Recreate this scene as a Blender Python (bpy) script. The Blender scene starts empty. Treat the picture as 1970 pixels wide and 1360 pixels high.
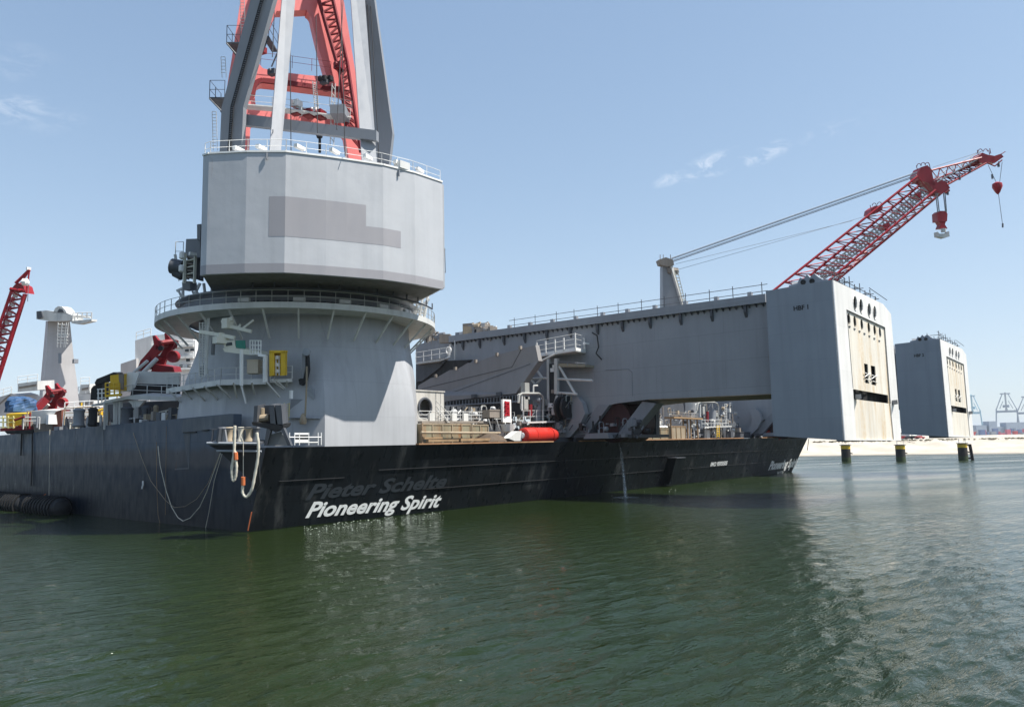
import bpy, bmesh, math, random
import numpy as np
from mathutils import Vector, Matrix
random.seed(7)
rng = np.random.default_rng(11)
R = math.radians
sc = bpy.context.scene
col = sc.collection

# ---------------------------------------------------------------- camera
# World frame: X runs along the vessel's stern, Y forward along the vessel, Z up from the waterline (metres).
FPX, CXP, CYP = 1500.0, 985.0, 680.0
CAM = np.array([-37.3, -61.1, 7.05])
PITCH = math.atan(173/1500); ROLL = R(1.16); HEAD = R(40)
_f0 = np.array([math.cos(HEAD), math.sin(HEAD), 0.0]); _r0 = np.array([math.sin(HEAD), -math.cos(HEAD), 0.0]); _z0 = np.array([0, 0, 1.0])
FW = _f0*math.cos(PITCH)+_z0*math.sin(PITCH); _up = _z0*math.cos(PITCH)-_f0*math.sin(PITCH)
RT = _r0*math.cos(ROLL)-_up*math.sin(ROLL); UP = _up*math.cos(ROLL)+_r0*math.sin(ROLL)
cd = bpy.data.cameras.new('camera'); cam = bpy.data.objects.new('camera', cd); col.objects.link(cam)
cd.sensor_width = 36; cd.lens = 36*FPX/1970; cd.clip_start = 0.5; cd.clip_end = 40000
cam.matrix_world = Matrix(((RT[0], UP[0], -FW[0], CAM[0]), (RT[1], UP[1], -FW[1], CAM[1]), (RT[2], UP[2], -FW[2], CAM[2]), (0, 0, 0, 1)))
sc.camera = cam

# ---------------------------------------------------------------- sky and sun
SUN_EL = R(60); SX, SY = 0.420, -0.907
w = bpy.data.worlds.new('World'); sc.world = w; w.use_nodes = True
nt = w.node_tree; bg = nt.nodes['Background']
sk = nt.nodes.new('ShaderNodeTexSky'); sk.sky_type = 'NISHITA'; sk.sun_disc = False
sk.sun_elevation = SUN_EL; sk.sun_rotation = math.atan2(SX, SY); sk.altitude = 0; sk.air_density = 1.0; sk.dust_density = 0.3; sk.ozone_density = 1.0
bg.inputs['Strength'].default_value = 0.106
SKY_NODES = (nt, sk, bg)
sl = bpy.data.lights.new('sun', 'SUN'); sl.energy = 5.0; sl.angle = R(0.5); sl.color = (1, 0.95, 0.87)
so = bpy.data.objects.new('sun', sl); col.objects.link(so)
sv = Vector((SX*math.cos(SUN_EL), SY*math.cos(SUN_EL), math.sin(SUN_EL))); so.rotation_euler = sv.to_track_quat('Z', 'Y').to_euler()
so.location = (60, -200, 300)
sc.view_settings.view_transform = 'Standard'; sc.view_settings.look = 'None'; sc.view_settings.gamma = 1
sc.view_settings.use_curve_mapping = False; sc.view_settings.exposure = 0.8

# thin clouds: a few wisps at fixed directions of the sky, faded by noise
def ray(px, py): return FW + RT*(px-CXP)/FPX + UP*(CYP-py)/FPX
def clouds():
    N = nt.nodes.new; L = nt.links.new
    # soft shoulder per channel: pale haze near the horizon instead of clipped cyan
    den = N('ShaderNodeVectorMath'); den.operation = 'MULTIPLY_ADD'; L(sk.outputs[0], den.inputs[0]); den.inputs[1].default_value = (.26, .225, .18); den.inputs[2].default_value = (1, 1, 1)
    nu = N('ShaderNodeVectorMath'); nu.operation = 'MULTIPLY'; L(sk.outputs[0], nu.inputs[0]); nu.inputs[1].default_value = (1.74, 1.76, 1.72)
    dv = N('ShaderNodeVectorMath'); dv.operation = 'DIVIDE'; L(nu.outputs[0], dv.inputs[0]); L(den.outputs[0], dv.inputs[1])
    tc = N('ShaderNodeTexCoord')
    n = N('ShaderNodeTexNoise'); n.inputs['Scale'].default_value = 26; n.inputs['Detail'].default_value = 9; n.inputs['Roughness'].default_value = .68; n.inputs['Distortion'].default_value = .6
    mp = N('ShaderNodeMapping'); mp.inputs['Scale'].default_value = (1, 1, 2.6); mp.inputs['Rotation'].default_value = (R(25), 0, 0)
    L(tc.outputs['Generated'], mp.inputs['Vector']); L(mp.outputs[0], n.inputs['Vector'])
    total = None
    spots = [((1368, 319), .042, 1.0), ((1400, 305), .03, .8), ((1468, 296), .034, .85), ((1285, 345), .024, .8), ((1580, 255), .028, .45), ((30, 210), .04, .55), ((15, 120), .05, .2), ((100, 235), .04, .2), ((1640, 235), .03, .2)]
    for (px, py), rad, st in spots:
        d = ray(px, py); d = d/np.linalg.norm(d)
        vm = N('ShaderNodeVectorMath'); vm.operation = 'SUBTRACT'; L(tc.outputs['Generated'], vm.inputs[0]); vm.inputs[1].default_value = tuple(d)
        # stretch along the wisp: tilted frame around the spot
        rt = RT*math.cos(R(-17)) - UP*math.sin(R(-17)); upv = UP*math.cos(R(-17)) + RT*math.sin(R(-17))
        d1 = N('ShaderNodeVectorMath'); d1.operation = 'DOT_PRODUCT'; L(vm.outputs[0], d1.inputs[0]); d1.inputs[1].default_value = tuple(rt)
        d2 = N('ShaderNodeVectorMath'); d2.operation = 'DOT_PRODUCT'; L(vm.outputs[0], d2.inputs[0]); d2.inputs[1].default_value = tuple(upv*2.6)
        p1 = N('ShaderNodeMath'); p1.operation = 'POWER'; L(d1.outputs['Value'], p1.inputs[0]); p1.inputs[1].default_value = 2
        p2 = N('ShaderNodeMath'); p2.operation = 'POWER'; L(d2.outputs['Value'], p2.inputs[0]); p2.inputs[1].default_value = 2
        s = N('ShaderNodeMath'); s.operation = 'ADD'; L(p1.outputs[0], s.inputs[0]); L(p2.outputs[0], s.inputs[1])
        m = N('ShaderNodeMapRange'); L(s.outputs[0], m.inputs[0]); m.inputs[1].default_value = 0; m.inputs[2].default_value = rad*rad; m.inputs[3].default_value = st; m.inputs[4].default_value = 0
        if total is None: total = m.outputs[0]
        else:
            a = N('ShaderNodeMath'); a.operation = 'MAXIMUM'; L(total, a.inputs[0]); L(m.outputs[0], a.inputs[1]); total = a.outputs[0]
    r = N('ShaderNodeMapRange'); L(n.outputs['Fac'], r.inputs[0]); r.inputs[1].default_value = .46; r.inputs[2].default_value = .82
    mu = N('ShaderNodeMath'); mu.operation = 'MULTIPLY'; L(total, mu.inputs[0]); L(r.outputs[0], mu.inputs[1])
    mx = N('ShaderNodeMix'); mx.data_type = 'RGBA'; L(mu.outputs[0], mx.inputs[0]); L(dv.outputs[0], mx.inputs[6]); mx.inputs[7].default_value = (6.0, 6.2, 6.6, 1)
    L(mx.outputs[2], bg.inputs['Color'])
clouds()

# ---------------------------------------------------------------- measuring: where a sight line meets a plane of the place
def Xp(px, py, x): d = ray(px, py); return CAM + d*(x-CAM[0])/d[0]
def Yp(px, py, y): d = ray(px, py); return CAM + d*(y-CAM[1])/d[1]
def Zp(px, py, z): d = ray(px, py); return CAM + d*(z-CAM[2])/d[2]
def Dp(px, py, D): return CAM + ray(px, py)*D
def Pp(px, py, p0, n): d = ray(px, py); n = np.asarray(n, float); return CAM + d*(np.dot(np.asarray(p0)-CAM, n)/np.dot(d, n))

# ---------------------------------------------------------------- geometry helpers: each returns (verts, faces)
def V(*a): return np.array(a, float)
def unit(v): v = np.asarray(v, float); return v/(np.linalg.norm(v)+1e-12)
def J(*gs):
    vs, fs = [], []
    for g in gs:
        if not g: continue
        o = len(vs); vs += list(g[0]); fs += [tuple(i+o for i in f) for f in g[1]]
    return vs, fs
def frame(d, up=(0, 0, 1)):
    d = unit(d); up = np.asarray(up, float)
    if abs(np.dot(d, unit(up))) > .98: up = V(0, 1, 0) if abs(d[1]) < .9 else V(1, 0, 0)
    s = unit(np.cross(d, up)); u = np.cross(s, d); return d, s, u
_BF = [(0, 3, 2, 1), (4, 5, 6, 7), (0, 1, 5, 4), (1, 2, 6, 5), (2, 3, 7, 6), (3, 0, 4, 7)]
def box(x0, x1, y0, y1, z0, z1):
    return [V(x0, y0, z0), V(x1, y0, z0), V(x1, y1, z0), V(x0, y1, z0), V(x0, y0, z1), V(x1, y0, z1), V(x1, y1, z1), V(x0, y1, z1)], list(_BF)
def boxc(c, sx, sy, sz, rz=0):
    v, f = box(-sx/2, sx/2, -sy/2, sy/2, -sz/2, sz/2); c = np.asarray(c, float); cs, sn = math.cos(rz), math.sin(rz)
    return [V(p[0]*cs-p[1]*sn, p[0]*sn+p[1]*cs, p[2])+c for p in v], f
def beam(a, b, wd, ht, up=(0, 0, 1), w2=None, h2=None):
    a = np.asarray(a, float); b = np.asarray(b, float); d, s, u = frame(b-a, up); w2 = w2 or wd; h2 = h2 or ht
    vs = [a+s*x*wd/2+u*y*ht/2 for x, y in ((-1, -1), (1, -1), (1, 1), (-1, 1))]+[b+s*x*w2/2+u*y*h2/2 for x, y in ((-1, -1), (1, -1), (1, 1), (-1, 1))]
    return vs, list(_BF)
def tube(a, b, r, n=6, r2=None):
    a = np.asarray(a, float); b = np.asarray(b, float); d, s, u = frame(b-a); r2 = r if r2 is None else r2
    vs = [c+(s*math.cos(2*math.pi*i/n)+u*math.sin(2*math.pi*i/n))*rr for c, rr in ((a, r), (b, r2)) for i in range(n)]
    fs = [(i, (i+1) % n, n+(i+1) % n, n+i) for i in range(n)]+[tuple(range(n-1, -1, -1)), tuple(range(n, 2*n))]
    return vs, fs
def path(pts, r, n=6, closed=False):
    pts = [np.asarray(p, float) for p in pts]; vs = []; m = len(pts); pu = None
    for k, p in enumerate(pts):
        a = pts[(k-1) % m] if (k or closed) else p; b = pts[(k+1) % m] if (k < m-1 or closed) else p
        d, s, u = frame(b-a, pu if pu is not None else (0, 0, 1)); pu = u
        rr = r[k] if isinstance(r, (list, tuple)) else r
        vs += [p+(s*math.cos(2*math.pi*i/n)+u*math.sin(2*math.pi*i/n))*rr for i in range(n)]
    fs = []
    for k in range(m if closed else m-1):
        k2 = (k+1) % m; fs += [(k*n+i, k*n+(i+1) % n, k2*n+(i+1) % n, k2*n+i) for i in range(n)]
    if not closed: fs += [tuple(range(n-1, -1, -1)), tuple(range((m-1)*n, m*n))]
    return vs, fs
def prism(poly, vec):
    poly = [np.asarray(p, float) for p in poly]; vec = np.asarray(vec, float); n = len(poly)
    return poly+[p+vec for p in poly], [tuple(range(n-1, -1, -1)), tuple(range(n, 2*n))]+[(i, (i+1) % n, n+(i+1) % n, n+i) for i in range(n)]
def ring(c, prof, n=48, a0=0, a1=2*math.pi, axis=(0, 0, 1)):
    """revolve a closed (r, z) profile about an axis through c; angle 0 along -Y, towards +X"""
    full = abs(a1-a0-2*math.pi) < 1e-6; m = n if full else n+1; k = len(prof); vs = []; c = np.asarray(c, float); ax = unit(axis)
    if abs(ax[2]) > .99: e1, e2 = V(0, -1, 0), V(1, 0, 0)
    else: _, e1, e2 = frame(ax)
    for i in range(m):
        t = a0+(a1-a0)*i/n
        for r, z in prof: vs.append(c+(e1*math.cos(t)+e2*math.sin(t))*r+ax*z)
    fs = []
    for i in range(n):
        i2 = (i+1) % m
        for j in range(k): fs.append((i*k+j, i2*k+j, i2*k+(j+1) % k, i*k+(j+1) % k))
    if not full: fs += [tuple(range(k-1, -1, -1)), tuple((m-1)*k+j for j in range(k))]
    return vs, fs
def lathe(c, prof, n=24, axis=(0, 0, 1)):
    """open profile revolved, capped at both ends"""
    c = np.asarray(c, float); ax = unit(axis); vs = []; k = len(prof)
    if abs(ax[2]) > .99: e1, e2 = V(0, -1, 0), V(1, 0, 0)
    else: _, e1, e2 = frame(ax)
    for i in range(n):
        t = 2*math.pi*i/n
        for r, z in prof: vs.append(c+(e1*math.cos(t)+e2*math.sin(t))*r+ax*z)
    fs = [(i*k+j, ((i+1) % n)*k+j, ((i+1) % n)*k+j+1, i*k+j+1) for i in range(n) for j in range(k-1)]
    fs += [tuple(i*k for i in range(n-1, -1, -1)), tuple(i*k+k-1 for i in range(n))]
    return vs, fs
def holed(outer, holes, depth):
    """a plate with real holes: outer and holes are coplanar loops, depth the vector through the plate"""
    depth = np.asarray(depth, float); bm = bmesh.new(); es = []
    loops = [outer]+holes
    for lp in loops:
        vs = [bm.verts.new(p) for p in lp]
        for i in range(len(vs)): es.append(bm.edges.new((vs[i], vs[(i+1) % len(vs)])))
    bmesh.ops.triangle_fill(bm, use_beauty=True, use_dissolve=False, edges=es)
    bm.verts.index_update(); vs = [np.array(v.co) for v in bm.verts]; fs = [tuple(v.index for v in f.verts) for f in bm.faces]; bm.free()
    n = len(vs); out = vs+[v+depth for v in vs]; F = list(fs)+[tuple(i+n for i in reversed(f)) for f in fs]; o = 0
    for lp in loops:
        m = len(lp); F += [(o+i, o+(i+1) % m, n+o+(i+1) % m, n+o+i) for i in range(m)]; o += m
    return out, F
def rail(pts, h=1.1, post=.035, bar=.025, step=2.0, n=5, mid=1, up=(0, 0, 1), closed=False):
    """hand rail along a path: posts, a top bar and mid bars"""
    g = []; up = V(*up); pts = [np.asarray(p, float) for p in pts]
    if closed: pts = pts+[pts[0]]
    for a, b in zip(pts, pts[1:]):
        L_ = np.linalg.norm(b-a); k = max(1, round(L_/step))
        for i in range(k+1): q = a+(b-a)*i/k; g.append(tube(q, q+up*h, post, 4))
        for j in range(mid+1): hh = h*(1-j/(mid+1)); g.append(tube(a+up*hh, b+up*hh, bar, 4))
    return J(*g)

# ---------------------------------------------------------------- objects
ORG = {}
def keep(name, o):
    return o
def mesh_obj(name, g, mat, parent=None, smooth=False, label=None, loc=None):
    vs, fs = g; org = ORG[parent] if parent is not None else (np.asarray(loc, float) if loc is not None else V(0, 0, 0))
    me = bpy.data.meshes.new(name); me.from_pydata([tuple(np.asarray(v)-org) for v in vs], [], fs); me.materials.append(mat)
    bm = bmesh.new(); bm.from_mesh(me); bmesh.ops.recalc_face_normals(bm, faces=bm.faces); bm.to_mesh(me); bm.free()
    if smooth:
        for p in me.polygons: p.use_smooth = True
        try: me.set_sharp_from_angle(angle=R(35))
        except Exception: pass
    o = bpy.data.objects.new(name, me); col.objects.link(o); ORG[o] = org
    if parent is not None: o.parent = parent
    else: o.location = tuple(org)
    if label: o['label'] = label
    return o
def thing(name, label, cat, loc, group=None):
    o = bpy.data.objects.new(name, None); o.empty_display_size = .5; col.objects.link(o); o.location = tuple(loc); ORG[o] = np.asarray(loc, float)
    o['label'] = label; o['category'] = cat
    if group: o['group'] = group
    return o
def single(name, label, cat, g, mat, group=None, smooth=False):
    vs = np.array(g[0]); loc = V(vs[:, 0].mean(), vs[:, 1].mean(), vs[:, 2].min())
    o = mesh_obj(name, g, mat, None, smooth, label, loc); o['category'] = cat
    if group: o['group'] = group
    return o
def struct(name, g, mat, smooth=False, kind='structure', label=None):
    o = mesh_obj(name, g, mat, None, smooth, label); o['kind'] = kind; return o
def twin(root, shift, label):
    c = root.copy(); col.objects.link(c); c.location = Vector(root.location)+Vector(shift); c['label'] = label; ORG[c] = ORG[root]+np.asarray(shift, float)
    for ch in list(root.children):
        d = ch.copy(); col.objects.link(d); d.parent = c
        for g in list(ch.children):
            e = g.copy(); col.objects.link(e); e.parent = d
    return c

# ---------------------------------------------------------------- materials
MATS = {}
def paint(name, colr, rough=.5, var=.10, dirt=.18, rust=0.0, plate=None, spec=.4, bump=.0, metal=0.0, platedark=.88, rustcol=(.22, .095, .035), coat=0, patch=None, scale=1.0, streak=0):
    if name in MATS: return MATS[name]
    m = bpy.data.materials.new(name); m.use_nodes = True; t = m.node_tree; N = t.nodes.new; L = t.links.new; b = t.nodes['Principled BSDF']
    b.inputs['Roughness'].default_value = rough; b.inputs['Metallic'].default_value = metal; b.inputs['Specular IOR Level'].default_value = spec
    geo = N('ShaderNodeNewGeometry'); sep = N('ShaderNodeSeparateXYZ'); L(geo.outputs['Position'], sep.inputs[0])
    c = N('ShaderNodeRGB'); c.outputs[0].default_value = (*colr, 1); cur = c.outputs[0]
    def mul(cur, fac):
        x = N('ShaderNodeVectorMath'); x.operation = 'SCALE'; L(cur, x.inputs[0]); L(fac, x.inputs['Scale']); return x.outputs[0]
    def rng_(src, a, b_, c_, d_):
        x = N('ShaderNodeMapRange'); L(src, x.inputs[0]); x.inputs[1].default_value = a; x.inputs[2].default_value = b_; x.inputs[3].default_value = c_; x.inputs[4].default_value = d_; return x.outputs[0]
    def noise(sc3, scale_, det=4, ro=.55):
        mp = N('ShaderNodeMapping'); mp.inputs['Scale'].default_value = sc3; L(geo.outputs['Position'], mp.inputs['Vector'])
        n = N('ShaderNodeTexNoise'); n.inputs['Scale'].default_value = scale_; n.inputs['Detail'].default_value = det; n.inputs['Roughness'].default_value = ro; L(mp.outputs[0], n.inputs['Vector']); return n.outputs['Fac']
    if var: cur = mul(cur, rng_(noise((1, 1, 1), .22*scale, 5), .3, .7, 1-var, 1+var))
    if dirt: cur = mul(cur, rng_(noise((1, 1, .05), 1.1*scale, 5, .65), .45, .75, 1, 1-dirt))
    if plate:
        ad = N('ShaderNodeMath'); ad.operation = 'ADD'; L(sep.outputs[0], ad.inputs[0]); L(sep.outputs[1], ad.inputs[1])
        cb = N('ShaderNodeCombineXYZ'); L(ad.outputs[0], cb.inputs[0]); L(sep.outputs[2], cb.inputs[1])
        br = N('ShaderNodeTexBrick'); br.inputs['Scale'].default_value = 1; br.inputs['Brick Width'].default_value = plate[0]; br.inputs['Row Height'].default_value = plate[1]
        br.inputs['Mortar Size'].default_value = .035; br.inputs['Mortar Smooth'].default_value = .6; br.offset = 0.35; br.inputs['Bias'].default_value = 0
        br.inputs['Color1'].default_value = (1, 1, 1, 1); br.inputs['Color2'].default_value = (.95, .95, .95, 1); br.inputs['Mortar'].default_value = (platedark,)*3+(1,); L(cb.outputs[0], br.inputs['Vector'])
        x = N('ShaderNodeVectorMath'); x.operation = 'MULTIPLY'; L(cur, x.inputs[0]); L(br.outputs['Color'], x.inputs[1]); cur = x.outputs[0]
    if rust:
        f = rng_(noise((1, 1, .11), .9*scale, 7, .7), 0.68-.25*rust, .80-.2*rust, 0, 1)
        f2 = rng_(noise((1, 1, 1), 3*scale, 4), .3, .6, .2, 1); mm = N('ShaderNodeMath'); mm.operation = 'MULTIPLY'; L(f, mm.inputs[0]); L(f2, mm.inputs[1])
        mx = N('ShaderNodeMix'); mx.data_type = 'RGBA'; L(mm.outputs[0], mx.inputs[0]); L(cur, mx.inputs[6]); mx.inputs[7].default_value = (*rustcol, 1); cur = mx.outputs[2]
    if streak:
        fs_ = rng_(noise((1, 1, .035), .55, 6, .6), .56, .76, 0, streak); mx = N('ShaderNodeMix'); mx.data_type = 'RGBA'; L(fs_, mx.inputs[0]); L(cur, mx.inputs[6]); mx.inputs[7].default_value = (.10, .105, .105, 1); cur = mx.outputs[2]
    if patch: cur = patch(N, L, sep, noise, rng_, cur)
    L(cur, b.inputs['Base Color'])
    L(rng_(noise((1, 1, .3), 1.7*scale, 4), .3, .7, max(0.05, rough-.12), min(1, rough+.15)), b.inputs['Roughness'])
    if bump:
        bp = N('ShaderNodeBump'); bp.inputs['Strength'].default_value = .5; bp.inputs['Distance'].default_value = bump; L(noise((1, 1, 1), .55*scale, 4), bp.inputs['Height']); L(bp.outputs[0], b.inputs['Normal'])
    MATS[name] = m; return m

GREY = (.30, .325, .36)
M_grey = paint('grey_steel_paint', GREY, .45, .06, .14, .0, (6.5, 2.9), platedark=.86)
M_house = paint('pale_house_paint', (.44, .455, .48), .42, .05, .10, .02, (60, 3.1), bump=.05, platedark=.955)
M_leg = paint('support_leg_paint', (.29, .305, .33), .45, .05, .1, 0)
M_lite = paint('pale_grey_paint', (.58, .585, .57), .5, .08, .2, .06)
M_white = paint('white_paint', (.78, .78, .76), .45, .06, .16, .05)
M_dark = paint('dark_grey_steel', (.075, .082, .095), .55, .15, .2, .12)
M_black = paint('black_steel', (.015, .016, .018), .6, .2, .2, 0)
M_hole = paint('hole_shade_tyre_black', (.007, .007, .0075), .8, .1, .1, 0)  # black for the shade inside openings, and for the fender tyres
M_red = paint('crane_red_paint', (.36, .014, .026), .42, .12, .2, .04)
M_pink = paint('faded_red_paint', (.80, .21, .20), .45, .05, .12, 0)
M_dred = paint('deep_red_paint', (.20, .009, .014), .5, .12, .2, .05)
M_yel = paint('yellow_paint', (.72, .46, .03), .5, .1, .25, .1)
M_orange = paint('orange_red_float_paint', (.46, .026, .018), .42, .08, .15, 0)
M_rust = paint('rusty_container_paint', (.33, .27, .19), .7, .2, .3, .55, (2.4, 8))
M_rustdeck = paint('rusty_deck_edge', (.34, .19, .10), .8, .25, .3, .5)
M_wood = paint('weathered_timber', (.30, .20, .11), .8, .2, .3, 0)
M_rope = paint('worn_mooring_rope', (.62, .58, .48), .9, .15, .2, 0, scale=4)
M_orope = paint('orange_chafe_sleeve', (.62, .17, .06), .85, .15, .2, 0)
M_cable = paint('grey_wire_rope', (.16, .17, .19), .6, .1, 0, 0)
M_green = paint('green_net', (.05, .22, .17), .8, .2, .2, 0)
M_blue = paint('blue_tarpaulin', (.035, .09, .20), .6, .25, .2, 0, scale=3)
M_glass = paint('dark_window_glass', (.03, .04, .05), .12, .05, 0, 0, spec=.6)
M_bronze = paint('bounce_lit_underside', (.34, .25, .17), .6, .2, .3, .5)  # bronze tone holds light bounced off the deck, plus rust and dirt streaks

# ---------------------------------------------------------------- water
def water():
    m = bpy.data.materials.new('harbour_water'); m.use_nodes = True; t = m.node_tree; N = t.nodes.new; L = t.links.new; b = t.nodes['Principled BSDF']
    b.inputs['Roughness'].default_value = .10; b.inputs['IOR'].default_value = 1.333
    geo = N('ShaderNodeNewGeometry')
    def noise(s3, sc_, det, rot=0, ro=.55):
        mp = N('ShaderNodeMapping'); mp.inputs['Scale'].default_value = s3; mp.inputs['Rotation'].default_value = (0, 0, rot); L(geo.outputs['Position'], mp.inputs['Vector'])
        n = N('ShaderNodeTexNoise'); n.inputs['Scale'].default_value = sc_; n.inputs['Detail'].default_value = det; n.inputs['Roughness'].default_value = ro; L(mp.outputs[0], n.inputs['Vector']); return n.outputs['Fac']
    def aniso(ang, su, sv_, sc_, det, ro):
        d1 = N('ShaderNodeVectorMath'); d1.operation = 'DOT_PRODUCT'; L(geo.outputs['Position'], d1.inputs[0]); d1.inputs[1].default_value = (math.cos(ang)*su, math.sin(ang)*su, 0)
        d2 = N('ShaderNodeVectorMath'); d2.operation = 'DOT_PRODUCT'; L(geo.outputs['Position'], d2.inputs[0]); d2.inputs[1].default_value = (-math.sin(ang)*sv_, math.cos(ang)*sv_, 0)
        cb = N('ShaderNodeCombineXYZ'); L(d1.outputs['Value'], cb.inputs[0]); L(d2.outputs['Value'], cb.inputs[1])
        n = N('ShaderNodeTexNoise'); n.inputs['Scale'].default_value = sc_; n.inputs['Detail'].default_value = det; n.inputs['Roughness'].default_value = ro; n.inputs['Distortion'].default_value = .3; L(cb.outputs[0], n.inputs['Vector']); return n.outputs['Fac']
    big = noise((1, 1, 0), .03, 4)
    cr = N('ShaderNodeValToRGB'); cr.color_ramp.elements[0].position = .35; cr.color_ramp.elements[0].color = (.0098, .0190, .0045, 1); cr.color_ramp.elements[1].position = .7; cr.color_ramp.elements[1].color = (.0135, .0225, .0064, 1)
    L(big, cr.inputs[0]); L(cr.outputs[0], b.inputs['Base Color'])
    a = aniso(R(-8), .34, 1.2, 1.5, 4, .58); c = aniso(R(6), .6, 1.3, 6.0, 3, .55)
    b1 = N('ShaderNodeBump'); b1.inputs['Strength'].default_value = 1; b1.inputs['Distance'].default_value = .19; L(a, b1.inputs['Height'])
    e_ = aniso(R(-30), .8, 1.2, 15.0, 3, .6)
    b3 = N('ShaderNodeBump'); b3.inputs['Strength'].default_value = 1; b3.inputs['Distance'].default_value = .005; L(e_, b3.inputs['Height'])
    b2 = N('ShaderNodeBump'); b2.inputs['Strength'].default_value = 1; b2.inputs['Distance'].default_value = .022; L(c, b2.inputs['Height']); L(b1.outputs[0], b2.inputs['Normal'])
    L(b2.outputs[0], b3.inputs['Normal']); L(b3.outputs[0], b.inputs['Normal'])
    # ruffled by wind: rougher far from the shelter of the vessel's near corner
    ds = N('ShaderNodeVectorMath'); ds.operation = 'DISTANCE'; L(geo.outputs['Position'], ds.inputs[0]); ds.inputs[1].default_value = (-30, -50, 0)
    rf = N('ShaderNodeMapRange'); L(ds.outputs['Value'], rf.inputs[0]); rf.inputs[1].default_value = 25; rf.inputs[2].default_value = 260; rf.inputs[3].default_value = .05; rf.inputs[4].default_value = .26
    gu = aniso(R(-35), .25, 1.0, .09, 4, .6); gm_ = N('ShaderNodeMapRange'); L(gu, gm_.inputs[0]); gm_.inputs[1].default_value = .35; gm_.inputs[2].default_value = .65; gm_.inputs[3].default_value = .55; gm_.inputs[4].default_value = 1.5
    mr_ = N('ShaderNodeMath'); mr_.operation = 'MULTIPLY'; L(rf.outputs[0], mr_.inputs[0]); L(gm_.outputs[0], mr_.inputs[1]); L(mr_.outputs[0], b.inputs['Roughness'])
    # one sheet: fine rings in view, coarse elsewhere, out to the horizon
    rr = np.concatenate([[0.0], 1/np.linspace(1/9.0, 1/420.0, 600), np.geomspace(460, 16000, 28)])
    hd = math.atan2(FW[1], FW[0]); aa = np.concatenate([np.linspace(-math.radians(38), math.radians(38), 860), np.linspace(math.radians(41), math.radians(319), 70)])
    Rr, Aa = np.meshgrid(rr, aa, indexing='ij'); X = CAM[0]+Rr*np.cos(Aa+hd); Y = CAM[1]+Rr*np.sin(Aa+hd); Z = np.zeros_like(X)
    g = np.random.default_rng(5); base = math.radians(82)
    for k in range(56):
        lam = float(np.exp(g.uniform(np.log(.5), np.log(2.8)))); th = base+(g.normal(0, .30) if k % 4 else g.normal(.2, 1.1)); kk = 2*math.pi/lam
        amp = .0052*lam**.9*g.uniform(.5, 1.2); ph = g.uniform(0, 6.28)
        fade = np.clip(1.5-Rr/(44*math.sqrt(lam)), 0, 1)
        mod = 1+.45*np.sin(X*.07*math.cos(k)+Y*.09*math.sin(k*1.7)+k)
        Z += amp*fade*mod*np.sin(kk*(X*math.cos(th)+Y*math.sin(th))+ph)
    Z[0, :] = 0; nr, na = X.shape
    vs = np.stack([X, Y, Z], -1).reshape(-1, 3)
    i = np.arange(nr-1)[:, None]; j = np.arange(na)[None, :]; j2 = (j+1) % na
    F = np.stack([i*na+j, (i+1)*na+j, (i+1)*na+j2, i*na+j2], -1).reshape(-1, 4)
    me = bpy.data.meshes.new('water'); me.vertices.add(len(vs)); me.vertices.foreach_set('co', vs.ravel()); me.loops.add(F.size); me.loops.foreach_set('vertex_index', F.ravel().astype(np.int32))
    me.polygons.add(len(F)); me.polygons.foreach_set('loop_start', np.arange(0, F.size, 4, dtype=np.int32)); me.polygons.foreach_set('loop_total', np.full(len(F), 4, dtype=np.int32))
    me.update(calc_edges=True); me.validate(); me.polygons.foreach_set('use_smooth', np.ones(len(me.polygons), dtype=bool)); me.materials.append(m)
    o = bpy.data.objects.new('water', me); col.objects.link(o); o['kind'] = 'structure'; return m
M_water = water()

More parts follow.
